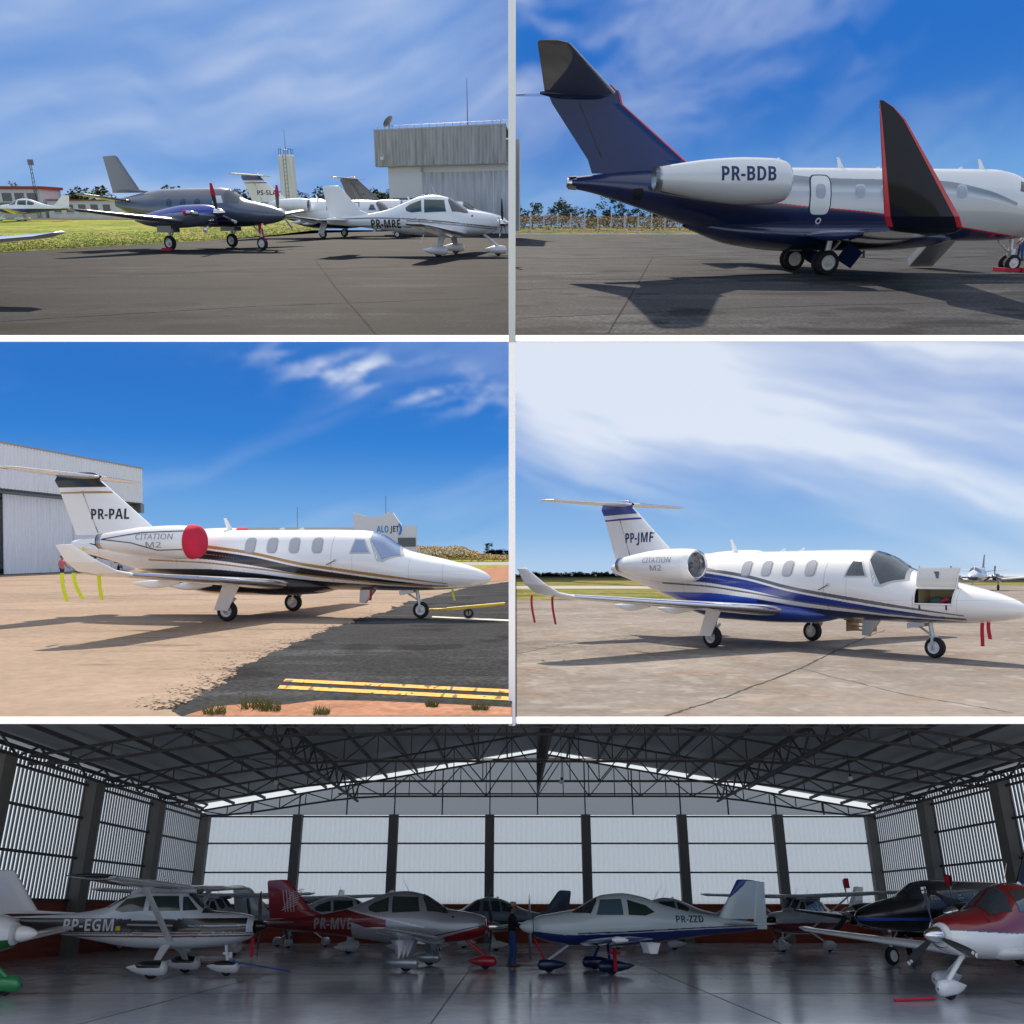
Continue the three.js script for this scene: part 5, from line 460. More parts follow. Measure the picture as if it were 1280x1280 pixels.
  for (const [x, w, z] of [[4.6, 6.6, 0.35], [11.2, 9.4, 0.15]]) { const d = mesh('hangar_door', sheetUV(corr(w, 6.35, 0.42, 0.09)).rotateY(Math.PI).translate(x + w, 0.05, z), ws, h); mesh('door_edge', box(0.12, 6.35, 0.2, x, 3.2, z), white, d); }
  mesh('wall', merge([box(4.6, 6.6, 0.3, 2.3, 3.3, 0.5), box(0.3, 10.2, 28, 0.16, 5.1, 15), box(LEN, 10.2, 0.3, LEN / 2, 5.1, 29)]), white, h); mesh('floor_slab', box(LEN - 1, 0.04, 28, LEN / 2, 0.03, 14.7), std(rgb(0.14, 0.14, 0.15), 0.6), h); mesh('gutter_box', box(0.7, 0.9, 0.8, 0.5, 6.2, -0.35), M.gun, h);
  for (let i = 0; i < 8; i++) mesh('roof_truss', merge([beam([2 + i * 6, 7.2, 1], [2 + i * 6, 7.2, 28], 0.15, 0.15), beam([2 + i * 6, 9.8, 1], [2 + i * 6, 9.8, 28], 0.15, 0.15), ...Array.from({ length: 9 }, (_, k) => beam([2 + i * 6, k % 2 ? 7.2 : 9.8, 1 + k * 3], [2 + i * 6, k % 2 ? 9.8 : 7.2, 4 + k * 3], 0.08, 0.08))]), M.gun, h);
  put(tag(h, 'white corrugated hangar with sliding doors beside the gold striped jet', 'hangar'), PC, -38.2, 0, -90, -95 * Math.PI / 180);
  // terminal far behind
  const b = grp('terminal_building'); mesh('main_hall', merge([box(20, 5.0, 14, -10.6, 2.5, -7), box(20.4, 0.9, 15, -10.6, 5.45, -7)]), std(rgb(0.62, 0.6, 0.57), 0.8), b); const sh = new THREE.Shape([[0, 0], [10.6, 0], [10.6, 6.2], [8, 6.2], [8, 6.4], [6.6, 8.4], [5.8, 8.4], [4.4, 7.7], [2.4, 7.7], [0, 8.4]].map((p) => new THREE.Vector2(...p))); mesh('gable_front', new THREE.ExtrudeGeometry(sh, { depth: 1.2, bevelEnabled: false }).translate(-1, 0, 0), white, b); mesh('window', box(3, 1.5, 0.1, 8, 3.4, 1.24), winDark, b); mesh('window', box(3, 1.2, 0.1, 3.8, 3.4, 1.24), winDark, b);
  mesh('sign_lettering', textFlat('ALO', 1.1, { w: 2.0 }).translate(3.9, 5.6, 1.24), std(rgb(0.03, 0.22, 0.62), 0.6), b); mesh('sign_lettering', textFlat('JET', 1.0, { w: 1.5 }).translate(5.9, 5.5, 1.24), M.ink, b); mesh('sign_arc', new THREE.TorusGeometry(1.5, 0.18, 6, 14, 1.3).rotateZ(-0.65).translate(5.5, 5.6, 1.25), std(rgb(0.03, 0.22, 0.62), 0.6), b); mesh('roof_mast', merge([bar([-12, 5.9, -5], [-12, 9.6, -5], 0.05, 4), bar([4, 8.2, -2], [4, 11.4, -2], 0.05, 4)]), M.gun, b); { const q = PC.d(451, 689, 150); put(tag(b, 'grey and white airport building with blue sign behind the cockpit', 'building'), PC, q[0], 0, q[2]); }
  // the jet
  const J = lightJet({ c1: [176, 132, 66], c2: [28, 27, 28], belly: () => [20, 20, 22], bellyMat: M.black, capMat: M.black, trimMat: gloss(rgb(0.4, 0.24, 0.07)), reg: 'PR-PAL', word1: 'CITATION', word2: 'M2', covers: true }); put(tag(J.root, 'white jet with gold and black stripes and red intake covers', 'airplane'), PC, -7.2, 0, -25.4, -11 * Math.PI / 180);
  for (const [x, z, l, s] of [[-0.75, 7.4, 0.6, 0.1], [-0.55, 7.3, 0.55, 0.2], [-0.4, 6.7, 0.6, 0.05]]) streamer(J.root, [x, 1.42, z], l, M.lime, 0.09, s); streamer(J.root, [5.7, 0.86, 0.15], 0.34, M.lime, 0.06, 0.05); streamer(J.root, [3.4, 0.8, 0.3], 0.3, M.ribbon, 0.07, -0.03); streamer(J.root, [-5.6, 2.0, 0.3], 0.5, M.lime, 0.05, 0.02);
  const tb = grp('tow_bar'); mesh('bar', merge([bar([0, 0.24, 0.12], [0.5, 0.26, 0], 0.03, 8), bar([0, 0.24, -0.12], [0.5, 0.26, 0], 0.03, 8), bar([0.5, 0.26, 0], [2.12, 0.4, 0], 0.045, 10)]), M.yellow, tb); for (const s of [1, -1]) mesh('wheel', merge([tyreGeo(0.14, 0.07).translate(1.1, 0.14, s * 0.16), bar([1.1, 0.14, 0], [1.1, 0.14, s * 0.16], 0.02, 6), bar([1.1, 0.14, 0], [1.1, 0.3, 0], 0.02, 6)]), M.tyre, tb); { const a = -11 * Math.PI / 180, x = -7.2 + 4.98 * Math.cos(a), z = -25.4 - 4.98 * Math.sin(a); put(tag(tb, 'yellow tow bar on small wheels hitched to the nose wheel', 'tow bar'), PC, x, 0, z, 0.08); }
  const p = person({ shirt: [0.62, 0.16, 0.2], trousers: [0.03, 0.04, 0.08], sleeves: 'half', handR: [0.25, 1.0, 0.36], handL: [0.3, 0.98, -0.3] }); { const q = PC.d(77, 689, 54); put(tag(p, 'person in pink shirt standing behind the near wing tip', 'person'), PC, q[0], 0, q[2], -0.3); p.scale.multiplyScalar(0.9); }
  const tw = twin({ paint: () => [180, 180, 178], top: [170, 170, 170], line: [60, 60, 60], low: [150, 150, 150], wingMat: M.gun, finMat: M.offwhite }); { const q = PC.d(178, 689, 79); put(tag(tw, 'twin propeller plane facing out by the white hangar doors', 'airplane'), PC, q[0], 0, q[2], -Math.PI / 2 - 0.1); }
  // weeds in the soil
  for (const [px, py, s] of [[321, 886, 1.2], [268, 893, 0.9], [338, 889, 0.8], [402, 893.5, 0.6], [540, 884, 0.5], [600, 888, 0.6]]) { const [x, z] = PC.g(px, py); const g = grp('weed_clump'); const P = []; for (let i = 0; i < 90; i++) { const a = rnd() * 6.28, l = rr(0.06, 0.2) * s, t = rr(0.2, 1.1), bx = rr(-0.14, 0.14) * s, bz = rr(-0.08, 0.08) * s, w = 0.006; const tx = bx + Math.cos(a) * l * Math.sin(t), ty = l * Math.cos(t) + 0.02, tz = bz + Math.sin(a) * l * Math.sin(t); P.push(bx - w, 0, bz, bx + w, 0, bz, tx, ty, tz); } const bg = new THREE.BufferGeometry(); bg.setAttribute('position', new THREE.Float32BufferAttribute(P, 3)); bg.computeVertexNormals(); mesh('blades', bg, std(rgb(0.12, 0.12, 0.035), 1, 0, { side: THREE.DoubleSide }), g); put(tag(g, 'small clump of dry weeds in the red soil by the yellow lines', 'weed', 'weeds in the soil'), PC, x, 0.008, Math.min(z, D0 + 0.05)); }
}
// ================================================================ PLACE D: white and blue jet on worn concrete
{
  const crackM = std(rgb(0.05, 0.04, 0.035), 1); const crack = (pts, w) => { const g = []; let prev = null; for (let k = 0; k < pts.length - 1; k++) for (let s = 0; s < 14; s++) { const t = s / 14, q = PD.g(pts[k][0] + (pts[k + 1][0] - pts[k][0]) * t + rr(-1, 1), pts[k][1] + (pts[k + 1][1] - pts[k][1]) * t + rr(-0.5, 0.5)); if (prev) { const d = Math.hypot(q[0] - prev[0], q[1] - prev[1]), a = Math.atan2(-(q[1] - prev[1]), q[0] - prev[0]); g.push(new THREE.PlaneGeometry(d * 1.1, w * rr(0.5, 1.4)).rotateX(-Math.PI / 2).rotateY(a).translate((q[0] + prev[0]) / 2, 0.004, (q[1] + prev[1]) / 2)); } prev = q; } return merge(g); };
  structure('concrete_joint', crack([[832, 895], [905, 872], [1000, 836], [1062, 805], [1110, 786]], 0.045), crackM, PD); structure('concrete_joint', crack([[645, 818], [700, 806], [760, 800], [830, 794]], 0.025), crackM, PD); structure('concrete_joint', crack([[1000, 836], [1130, 868], [1278, 893]], 0.02), crackM, PD); structure('concrete_joint', crack([[645, 792], [760, 782], [860, 776]], 0.02), crackM, PD);
  const rise = (d) => 0.75 * sst(90, 300, d); structure('grass_field', gridGeo(30, 30, (i, j) => { const D = 64 + 620 * j * j, x = Math.max(0.01, -0.02 * D + 0.42 * D * i - (i > 0.5 ? 0.2 * D * (i - 0.5) : 0)); return [x, 0.012 + rise(D), -D, x, D]; }), grassD, PD); structure('taxiway', gridGeo(12, 2, (i, j) => { const D = 112 + 22 * j, x = 0.01 + 0.34 * D * i; return [x, 0.03 + rise(D), -D, x, D]; }), std(rgb(0.34, 0.32, 0.29), 0.9), PD); structure('grass_field', flat([[60, -150], [400, -150], [400, -690], [60, -690]], 0.014), grassD, PD);
  for (let i = 0; i < 46; i++) { const q = PD.d(642 + i * 4.4 + rr(-2, 2), 718, 470); put(tree('far dark tree in the thin line beyond the dry field', rr(1.6, 3.0), rr(4, 7), greens[i % 3], 'far tree line beyond the dry field', 0), PD, q[0], 0.2, q[2]); }
  const blue = (x) => x < 0.3 ? [30, 78, 190] : [18, 30, 84]; const J = lightJet({ base: [232, 232, 230], c1: [92, 96, 108], c2: [24, 50, 140], belly: blue, bellyMat: M.blue, capMat: M.blue, trimMat: M.blue, reg: 'PP-JMF', regMat: M.inkblue, word1: 'CITATION', word2: 'M2' }), L = J.L;
  // open baggage bay in the nose: a real opening with a box behind it
  { const f = J.root.children.find((c) => c.name === 'fuselage'), g = L.geo(260, 120).toNonIndexed(), p = g.attributes.position, keep = []; for (let i = 0; i < p.count; i += 3) { const x = (p.getX(i) + p.getX(i + 1) + p.getX(i + 2)) / 3, y = (p.getY(i) + p.getY(i + 1) + p.getY(i + 2)) / 3, z = (p.getZ(i) + p.getZ(i + 1) + p.getZ(i + 2)) / 3; if (z > 0 && x > 4.62 && x < 5.42 && y > 1.22 && y < 1.56) continue; keep.push(i, i + 1, i + 2); } const q = new THREE.BufferGeometry(); for (const k of ['position', 'normal', 'uv']) { const a = g.attributes[k], n = a.itemSize, o = new Float32Array(keep.length * n); keep.forEach((s, i) => { for (let c = 0; c < n; c++) o[i * n + c] = a.array[s * n + c]; }); q.setAttribute(k, new THREE.BufferAttribute(o, n)); } f.geometry = q;
    const S = (x, y) => L.P(x, L.th(x, y, 1), 0.004), rim = []; const cs = [[4.62, 1.22], [5.42, 1.22], [5.42, 1.56], [4.62, 1.56]]; cs.forEach((a, k) => { const b = cs[(k + 1) % 4]; for (let s = 0; s < 6; s++) rim.push(bar(S(a[0] + (b[0] - a[0]) * s / 6, a[1] + (b[1] - a[1]) * s / 6), S(a[0] + (b[0] - a[0]) * (s + 1) / 6, a[1] + (b[1] - a[1]) * (s + 1) / 6), 0.022, 6)); }); const rimM = mesh('baggage_opening_rim', merge(rim), M.offwhite, J.root);
    mesh('baggage_bay', merge([box(0.86, 0.4, 0.02, 5.02, 1.38, -0.05), box(0.86, 0.02, 0.5, 5.02, 1.2, 0.15), box(0.02, 0.4, 0.5, 4.6, 1.38, 0.15), box(0.02, 0.4, 0.4, 5.44, 1.38, 0.12), box(0.86, 0.02, 0.4, 5.02, 1.57, 0.1)]), std(rgb(0.42, 0.36, 0.22), 0.8), rimM); mesh('stowed_cover', Loft([[4.72, 1.21, 1.25, 0.03, 1.22], [4.82, 1.2, 1.36, 0.12, 1.24], [5.0, 1.2, 1.38, 0.13, 1.24], [5.08, 1.21, 1.28, 0.04, 1.23]], { zc: 0.22 }).geo(12, 14), std(rgb(0.06, 0.09, 0.1), 0.9), rimM); mesh('stowed_bag', Loft([[5.1, 1.21, 1.25, 0.04, 1.22], [5.25, 1.2, 1.4, 0.1, 1.25], [5.4, 1.2, 1.5, 0.09, 1.3], [5.42, 1.22, 1.4, 0.03, 1.3]], { zc: 0.2 }).geo(12, 12), M.rubber, rimM); mesh('stowed_strap', box(0.22, 0.06, 0.1, 5.12, 1.3, 0.24, 0, 0, 0.4), M.ribbon, rimM);
    const dg = gridGeo(10, 6, (i, j) => { const x = 4.62 + 0.8 * i; const top = L.P(x, L.th(x, 1.57, 1), 0.01); return [x, top[1] + 0.44 * j, top[2] - 0.06 - 0.10 * j + 0.05 * Math.sin(j * 3)]; }); const dg2 = dg.clone().translate(0, 0, 0.03); const d = mesh('baggage_door', merge([dg, dg2, box(0.02, 0.42, 0.035, 4.62, 1.86, 0.44, -0.2), box(0.02, 0.42, 0.035, 5.42, 1.76, 0.3, -0.2)]), M.cream, J.root); mesh('data_plate', box(0.12, 0.15, 0.008, 5.0, 1.86, 0.40, -0.2), M.gun, d); for (const x of [4.74, 5.3]) mesh('latch', box(0.03, 0.1, 0.02, x, 1.15, L.P(x, L.th(x, 1.15, 1))[2] + 0.006), M.ink, rimM); }
  put(tag(J.root, 'white and blue jet with an open nose baggage door', 'airplane'), PD, 6.78, 0, -23.6, -55.6 * Math.PI / 180);
  for (const [x, z, l] of [[-0.55, 7.3, 0.62], [-0.3, 6.9, 0.66]]) streamer(J.root, [x, 1.4, z], l, M.ribbon, 0.08, 0.1); streamer(J.root, [5.85, 0.84, 0.1], 0.5, M.ribbon, 0.08, 0.0); streamer(J.root, [5.98, 0.86, 0.1], 0.36, M.ribbon, 0.08, 0.03);
  const st = mesh('airstair', merge([box(0.5, 0.04, 0.3, 2.35, 0.74, -0.6), ...[0, 1, 2].map((i) => box(0.46, 0.035, 0.18, 2.35, 0.68 - i * 0.11, -0.7 - i * 0.15)), box(0.03, 0.32, 0.5, 2.1, 0.6, -0.82), box(0.03, 0.32, 0.5, 2.6, 0.6, -0.82)]), std(rgb(0.35, 0.24, 0.14), 0.7), J.root);
  // far aircraft at the right
  const t1 = twin({ paint: (x, y) => y < 1.6 ? [60, 66, 100] : [214, 216, 220], top: [40, 40, 40], line: [200, 200, 200], low: [60, 60, 64], wingMat: M.white, finMat: M.dark }); { const q = PD.d(1222, 718, 104); put(tag(t1, 'distant white twin propeller plane beyond the blue jet nose', 'airplane'), PD, q[0], 0, q[2], -2.2); }
  const t2 = lowWing({ main: M.gun, paint: () => [70, 72, 60], wingMat: M.gun, finMat: M.gun, turn: 0.2 }); { const q = PD.d(1172, 718, 112); put(tag(t2, 'distant dark small plane half hidden by the raised baggage door', 'airplane'), PD, q[0], 0, q[2], -1.7); }
}
// ================================================================ PLACE E: inside the big hangar
{
  const XL = -18.7, XR = 21.8, DF = 55, DN = 21, EAVE = 7.15, RIDGE = 10.6, XM = (XL + XR) / 2;
  const floorM = std(0xffffff, 0.28, 0, { map: dtex(1024, 1024, (u, v) => { const b = tile(fbm, u, v, 6, 5), g = tile(fbm, u, v, 90, 3), s = tile((x, y, o) => fbm(x * 2.4, y * 0.5, o), u, v, 9, 4); const k = 0.8 + 0.3 * b + 0.12 * (g - 0.5) - 0.12 * sst(0.6, 0.8, s); return [192 * k, 195 * k, 202 * k]; }), roughnessMap: dtex(512, 512, (u, v) => { const n = 90 + 130 * tile(fbm, u, v, 14, 5); return [n, n, n]; }, false) }); floorM.map.repeat.set(1 / 16, 1 / 16); floorM.roughnessMap.repeat.set(1 / 11, 1 / 11);
  structure('added_bounce_forecourt', flat([[-34, 34], [36, 34], [36, -11.9], [-34, -11.9]], 0), std(rgb(0.56, 0.54, 0.51), 0.9), PE);  // out-of-view sunlit slab, added to bounce light into the hangar
  structure('hangar_floor', flat([[XL - 0.3, -11.9], [XR + 0.3, -11.9], [XR + 0.3, -DF - 0.3], [XL - 0.3, -DF - 0.3]], 0), floorM, PE);
  for (let i = 1; i < 7; i++) structure('floor_joint', box(0.025, 0.004, DF - 12.2, XL + (XR - XL) * i / 7, 0.003, -(DF + 12) / 2), std(rgb(0.12, 0.12, 0.13), 0.7), PE); for (let i = 0; i < 6; i++) structure('floor_joint', box(XR - XL, 0.004, 0.025, XM, 0.0045, -(15.5 + i * 6.4)), std(rgb(0.12, 0.12, 0.13), 0.7), PE);
  const H = grp('hangar_building'), colM = std(rgb(0.26, 0.25, 0.225), 0.9), brick = std(0xffffff, 0.9, 0, { map: dtex(256, 256, (u, v) => { const k = 0.75 + 0.5 * tile(fbm, u, v, 20, 4); return [168 * k, 84 * k, 64 * k]; }) }), steel = std(rgb(0.09, 0.092, 0.1), 0.7, 0.1), sheet = new THREE.MeshPhysicalMaterial({ color: rgb(0.80, 0.86, 0.93), roughness: 0.75, transmission: 0.72, thickness: 0, side: THREE.DoubleSide }), slat = std(rgb(0.34, 0.37, 0.41), 0.6, 0.1), roofM = std(rgb(0.36, 0.39, 0.43), 0.7, 0.2);
  const near = (y) => ((y - 1.75) * 0.934 + (1.87 * MIDK + 0.4) / LOWK) / 0.357;   // the roof stops short of the apron slab above
  const ridgeY = (x) => x < XM ? EAVE + (RIDGE - EAVE) * (x - XL) / (XM - XL) : EAVE + (RIDGE - EAVE) * (XR - x) / (XR - XM);
  // back wall: brick base, columns, corrugated bays
  mesh('brick_wall', box(XR - XL, 2.1, 0.3, XM, 1.05, -DF - 0.2), brick, H); for (const [x, s] of [[XL, -1], [XR, 1]]) mesh('brick_wall', box(0.3, 2.1, DF - DN, x + s * 0.2, 1.05, -(DF + DN) / 2), brick, H);
  const nb = 7, bw = (XR - XL) / nb; for (let i = 0; i <= nb; i++) mesh('column', box(0.55, EAVE, 0.5, XL + i * bw + (i === 0 ? 0.2 : i === nb ? -0.2 : 0), EAVE / 2, -DF + 0.12), colM, H);
  for (let i = 0; i < nb; i++) { const x = XL + i * bw; mesh('wall_panel', corr(bw, EAVE - 2.1 - 0.02, 0.3, 0.06).translate(x, 2.1, -DF - 0.2), sheet, H); for (const y of [3.85, 5.5, 7.05]) mesh('wall_girt', box(bw - 0.55, 0.09, 0.12, x + bw / 2, y, -DF + 0.0), steel, H); }
  { const s = new THREE.Shape(); const top = (x) => ridgeY(x) + 0.28; s.moveTo(XL, EAVE); s.lineTo(XR, EAVE); s.lineTo(XR, top(XR)); s.lineTo(XM, top(XM)); s.lineTo(XL, top(XL)); mesh('gable_sheet', new THREE.ShapeGeometry(s).translate(0, 0, -DF - 0.12), new THREE.MeshPhysicalMaterial({ color: rgb(0.5, 0.54, 0.6), roughness: 0.8, transmission: 0.5, thickness: 0, side: THREE.DoubleSide }), H); for (let i = 1; i < 14; i++) { const x = XL + (XR - XL) * i / 14; mesh('gable_stud', box(0.07, Math.max(0.05, top(x) - EAVE), 0.1, x, (top(x) + EAVE) / 2, -DF), steel, H); } mesh('gable_girt', box((XR - XL) * 0.6, 0.08, 0.1, XM, 8.4, -DF + 0.02), steel, H); }
  // side walls: columns and slatted bays that let daylight through
  const sb = 7.5; for (const [x, s] of [[XL, -1], [XR, 1]]) { for (let k = 0; k < 4; k++) { const d1 = DF - k * sb, d0 = d1 - sb; if (k) mesh('column', box(0.55, EAVE, 0.8, x - s * 0.1, EAVE / 2, -d1), colM, H); const sl = []; for (let q = 0; q < 26; q++) sl.push(box(0.05, EAVE - 1.85, 0.12, x + s * 0.15, 2.15 + (EAVE - 1.85) / 2, -(d0 + 0.14 + q * sb / 26))); mesh('slatted_wall', merge(sl), slat, H); for (const y of [2.15, 3.85, 5.5, 6.9]) mesh('wall_girt', box(0.1, 0.1, sb - 0.8, x + s * 0.02, y, -(d0 + d1) / 2), steel, H); } mesh('column', box(0.55, EAVE, 0.8, x - s * 0.1, EAVE / 2, -(DF - 4 * sb)), colM, H); }
  // roof sheets, purlins and trusses
  const roof = (x0, x1, y0, y1) => gridGeo(1, 1, (i, j) => { const y = y0 + (y1 - y0) * i + 0.3, n = near(y); return [x0 + (x1 - x0) * i, y, -n - (DF - 0.1 - n) * j]; }); mesh('roof_sheet', merge([roof(XL - 0.6, XM, EAVE + 0.25, RIDGE + 0.2)]), new THREE.MeshStandardMaterial({ color: roofM.color, roughness: 0.7, side: THREE.DoubleSide }), H); mesh('roof_sheet', merge([roof(XM, XR + 0.6, RIDGE + 0.2, EAVE + 0.25)]), new THREE.MeshStandardMaterial({ color: roofM.color, roughness: 0.7, side: THREE.DoubleSide }), H);
  for (let i = 0; i <= 22; i++) { const x = XL + (XR - XL) * i / 22; mesh('purlin', box(0.09, 0.16, DF - near(ridgeY(x) + 0.5) - 0.3, x, ridgeY(x) + 0.36, -(DF + near(ridgeY(x) + 0.5)) / 2), steel, H); }
  const truss = (z) => { const g = [], n = 26, bot = (x) => { const t = Math.abs(x - XM) / (XR - XM); return EAVE - 0.1 + (1.15) * sst(1, 0.45, t); }; for (let i = 0; i < n; i++) { const a = XL + (XR - XL) * i / n, b = XL + (XR - XL) * (i + 1) / n; g.push(beam([a, ridgeY(a) + 0.2, z], [b, ridgeY(b) + 0.2, z], 0.1, 0.12), beam([a, bot(a), z], [b, bot(b), z], 0.1, 0.12)); g.push(i % 2 ? beam([a, bot(a), z], [b, ridgeY(b) + 0.2, z], 0.06, 0.06) : beam([a, ridgeY(a) + 0.2, z], [b, bot(b), z], 0.06, 0.06)); g.push(beam([a, bot(a), z], [a, ridgeY(a) + 0.2, z], 0.05, 0.05)); } return merge(g); };
  for (let k = 0; k < 4; k++) mesh('roof_truss', truss(-(DF - 0.45 - k * 6.7)), steel, H);
  const girder = (x, y0, y1) => { const g = [], n = 20, z0 = -DF + 0.5, z1 = -near(y1 + 0.1); for (let i = 0; i < n; i++) { const a = z0 + (z1 - z0) * i / n, b = z0 + (z1 - z0) * (i + 1) / n; g.push(beam([x, y0, a], [x, y0, b], 0.1, 0.12), beam([x, y1, a], [x, y1, b], 0.1, 0.12), i % 2 ? beam([x, y0, a], [x, y1, b], 0.07, 0.07) : beam([x, y1, a], [x, y0, b], 0.07, 0.07)); } return merge(g); };
  for (const [x, y0] of [[XL + 9.4, 7.9], [XM, 8.3], [XR - 9.4, 7.9]]) mesh('roof_girder', girder(x, y0, ridgeY(x) + 0.1), steel, H); for (const [x, s] of [[XL + 0.35, 1], [XR - 0.35, 1]]) mesh('eave_girder', girder(x, EAVE - 0.05, EAVE + 0.55), steel, H); for (const [y, d] of [[8.2, 33], [8.2, 40.5]]) mesh('tie_bar', bar([XL + 6, y, -d], [XR - 6, y, -d], 0.03, 5), std(rgb(0.2, 0.19, 0.18), 0.8), H);
  put(tag(H, 'dark roofed hangar interior with steel trusses and pale corrugated walls', 'hangar'), PE);
  // hanging bulbs (unlit)
  for (const [px, py, D] of [[345, 978, 40], [702, 977, 40], [1063, 973, 40]]) { const q = PE.d(px, py, D), g = grp('hanging_lamp'); mesh('cable', bar([0, 0.1, 0], [0, ridgeY(q[0]) + 0.2 - q[1], 0], 0.012, 4), M.rubber, g); mesh('socket', cyl(0.05, 0.05, 0.12, 0, 0.06, 0, 8), M.rubber, g); mesh('bulb', new THREE.SphereGeometry(0.11, 12, 10), std(rgb(0.85, 0.85, 0.83), 0.3), g); put(tag(g, 'white bulb hanging on a cable under the hangar trusses', 'lamp', 'bulbs under the hangar roof'), PE, q[0], q[1], q[2]); }
  const R = Math.PI / 180;
  // parked aircraft
  const cb = (x, y) => { const c = 1.36 - 0.02 * (x + 5) * 0.3 + 0.02 * Math.max(0, x); if (x > -4.8 && Math.abs(y - c) < 0.19 && x < 2.2) { if (Math.abs(y - (c - 0.0)) < 0.014 && x > -1.6) return [214, 216, 224]; return [26, 18, 22]; } if (Math.abs(y - (c - 0.29)) < 0.02) return [112, 84, 48]; if (Math.abs(y - (c - 0.22)) < 0.012) return [120, 60, 70]; if (x > 0.9 && y > 1.68) return [30, 26, 28]; return [228, 236, 240]; };
  const ces = highWing({ paint: cb, reg: 'PP-EGM', square: true, turn: 0.12 }); mesh('tow_handle', bar([1.75, 0.4, 0.1], [3.6, 0.15, 0.5], 0.022, 6), std(rgb(0.05, 0.12, 0.5), 0.5), ces); streamer(ces, [2.35, 1.0, 0.1], 0.5, M.ribbon, 0.09, 0); put(tag(ces, 'white high wing plane with black band lettered PP-EGM', 'airplane'), PE, -9.82, 0, -27.6, -0.8 * R);
  const redb = curve([[-5.2, 2.2], [-3, 1.9], [-1.8, 1.62], [-0.6, 1.38], [0.3, 1.2]]);
  const emb = []; for (let i = 0; i < 7; i++) emb.push([-4.75 + 0.05 * i, 1.75 + i * 0.09, -4.2 + 0.02 * i, 1.95 + i * 0.08, 0.018]); for (let i = 0; i < 4; i++) emb.push([-4.6 + i * 0.1, 1.7, -4.75 + i * 0.12, 2.4, 0.02]);
  const sr = lowWing({ main: M.red, metal: true, wingMat: M.silver, paint: (x, y) => { const c = redb(x); if (x < -1.0 + 0 && y < c && y > 0 && x < 0.3 && !(x > -2.2 && y < c - 0.32 - 0.1 * (x + 2.2))) return [122, 14, 26]; if (x < 0.3 && y < c + 0.05 && y >= c) return [224, 224, 226]; if (x > 0.6 && y < 0.86 + 0.26 * (x - 0.6)) return [150, 16, 34]; if (x > 0.2 && Math.abs(y - (0.98 + 0.2 * (x - 0.6))) < 0.015) return [60, 60, 66]; return [176, 180, 186]; }, finMat: M.crimson, tailMat: M.silver, cowlMat: M.red, finMark: emb, reg: 'PR-MVE', regX: -2.85, regY: 1.35, regMat: M.inkgrey, spatMat: M.silver, legMat: M.silver, noseMat: M.red, gap: true, turn: 0.6 }); streamer(sr, [0.1, 0.95, 1.9], 0.5, M.ribbon, 0.08, 0); put(tag(sr, 'silver low wing plane with crimson tail and red nose wheel', 'airplane'), PE, -3.03, 0, -31.1, -7.3 * R);
  const kp = kitPlane(); put(tag(kp, 'pale green and navy low wing plane lettered PR-ZZD', 'airplane'), PE, 2.72, 0, -29.2, -173.5 * R);
  const rw = lowWing({ main: M.white, paint: (x, y) => y > 1.34 + 0.04 * (x - 1) ? (x < -2.2 ? W : [126, 8, 16]) : y > 1.31 + 0.04 * (x - 1) ? [70, 72, 80] : W, cowlMat: M.white, tips: true, turn: 0.12, spatMat: M.white, noseMat: M.white }); mesh('chock_rope', bar([2.7, 0.05, 0], [3.6, 0.03, 0.3], 0.03, 6), M.ribbon, rw); put(tag(rw, 'red and white plane with three blade propeller and banded tips', 'airplane'), PE, 11.1, 0, -21.5, -150 * R);
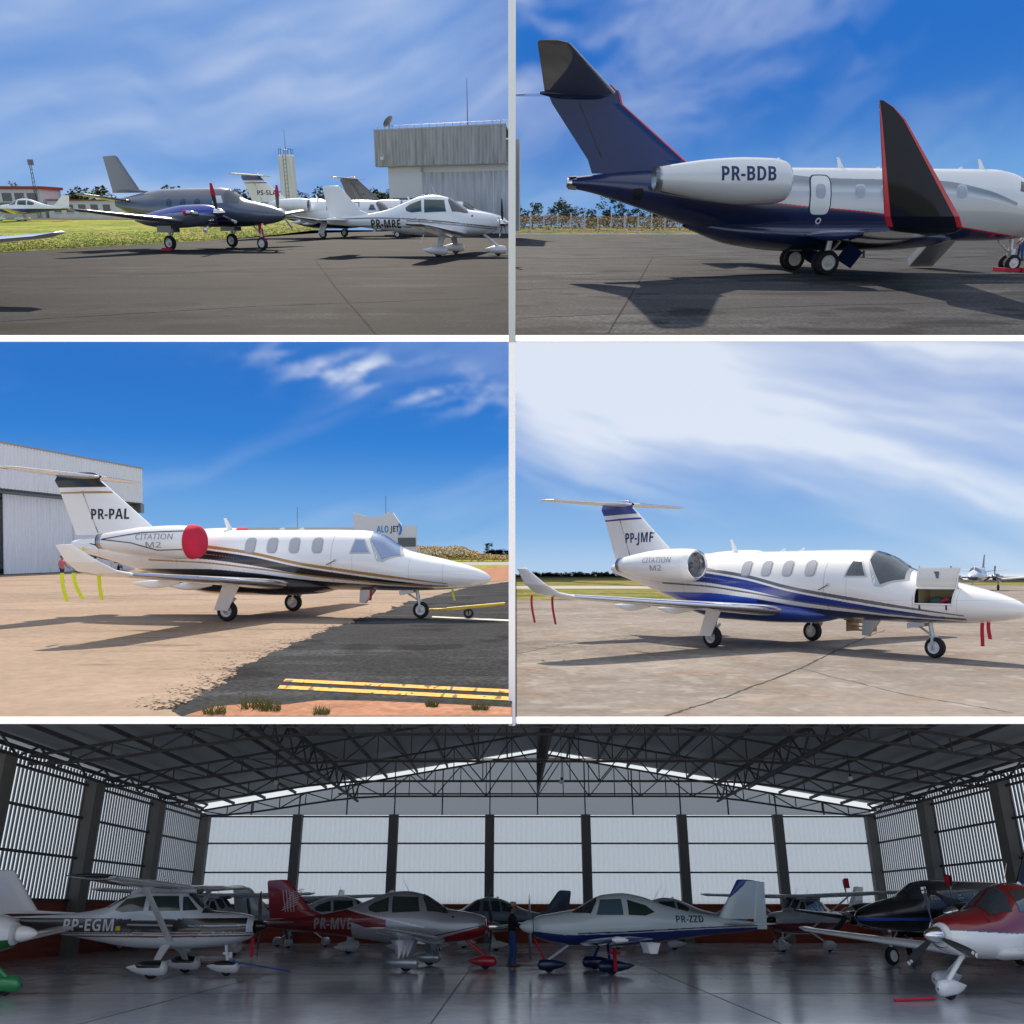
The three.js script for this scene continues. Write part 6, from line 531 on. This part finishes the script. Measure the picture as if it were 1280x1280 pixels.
  const bt = twin({ paint: (x, y) => y > 1.42 && y < 1.52 && x > -1 ? [30, 84, 200] : [12, 12, 15], top: [12, 12, 15], line: [36, 90, 210], low: [12, 12, 15], wingMat: M.black, finMat: M.black, propStrap: true, blades: 3, turn: 0.0, sideMat: M.glass }); bt.children.filter((c) => c.name === 'propeller').forEach((p) => { const c = mesh('propeller_cover', new THREE.CylinderGeometry(0.08, 0.1, 0.35, 10).translate(0.04, 1.02, 0), M.redcloth, p); }); put(tag(bt, 'black twin propeller plane with a blue stripe against the side wall', 'airplane'), PE, 16.3, 0, -34.5, -152 * R);
  const gw = lowWing({ main: M.white, paint: (x, y) => y < 1.02 + 0.05 * x ? [10, 96, 44] : W, cowlMat: M.white, noseMat: gloss(rgb(0.02, 0.28, 0.08)), spatMat: M.white, turn: 1.2, spinner: M.white }); gw.children.filter((c) => c.name === 'propeller').forEach((c) => c.clear()); put(tag(gw, 'white and green plane whose nose reaches in beside the high wing plane', 'airplane'), PE, -13.35, 0, -21.5, -4 * R);
  // second row, deeper in the hangar
  const back = (o, lab, px, D, yaw) => { const q = PE.d(px, 1138, D); put(tag(o, lab, 'airplane', 'planes in the back row'), PE, q[0], 0, q[2], yaw * R); };
  const greyL = lowWing({ main: M.offwhite, paint: () => [196, 200, 206], turn: 0.5 }), greyH = highWing({ paint: (x, y) => y < 1.2 ? [120, 40, 40] : [204, 208, 212], turn: 0.3, tipMat: M.white }), darkL = lowWing({ main: M.gun, paint: (x, y) => y < 1.3 ? [60, 62, 66] : [128, 132, 138], wingMat: M.offwhite, finMat: M.gun, turn: 0.2 });
  back(greyH, 'white high wing plane in the back row behind the black banded one', 268, 41, -35); back(greyL, 'white low wing plane behind the crimson tail', 440, 43, 8); back(darkL, 'grey low wing plane behind the person in the hat', 600, 46, -150);
  back(greyL.clone(), 'white low wing plane behind the lettered navy bellied one', 820, 47, -160); back(greyH.clone(), 'white high wing plane in the back corner by the black twin', 1000, 44, -140); back(darkL.clone(), 'grey low wing plane in the back corner by the slatted wall', 200, 46, -60); back(greyH.clone(), 'white high wing plane in the back row with wings over the crimson tail', 380, 49, -100);
  // the visitor
  const q = PE.g(640, 1208); const p = person({ shirt: [0.015, 0.017, 0.022], trousers: [0.05, 0.14, 0.42], shoes: [0.24, 0.15, 0.09], handR: [0.36, 1.12, 0.12], handL: [0.3, 1.05, -0.15], hat: true, step: 0.06 }); put(tag(p, 'person in straw hat, black shirt and blue jeans beside a propeller', 'person'), PE, q[0], 0, q[1], 0.1); p.scale.multiplyScalar(1.12);
}
renderer.render(scene, camera);
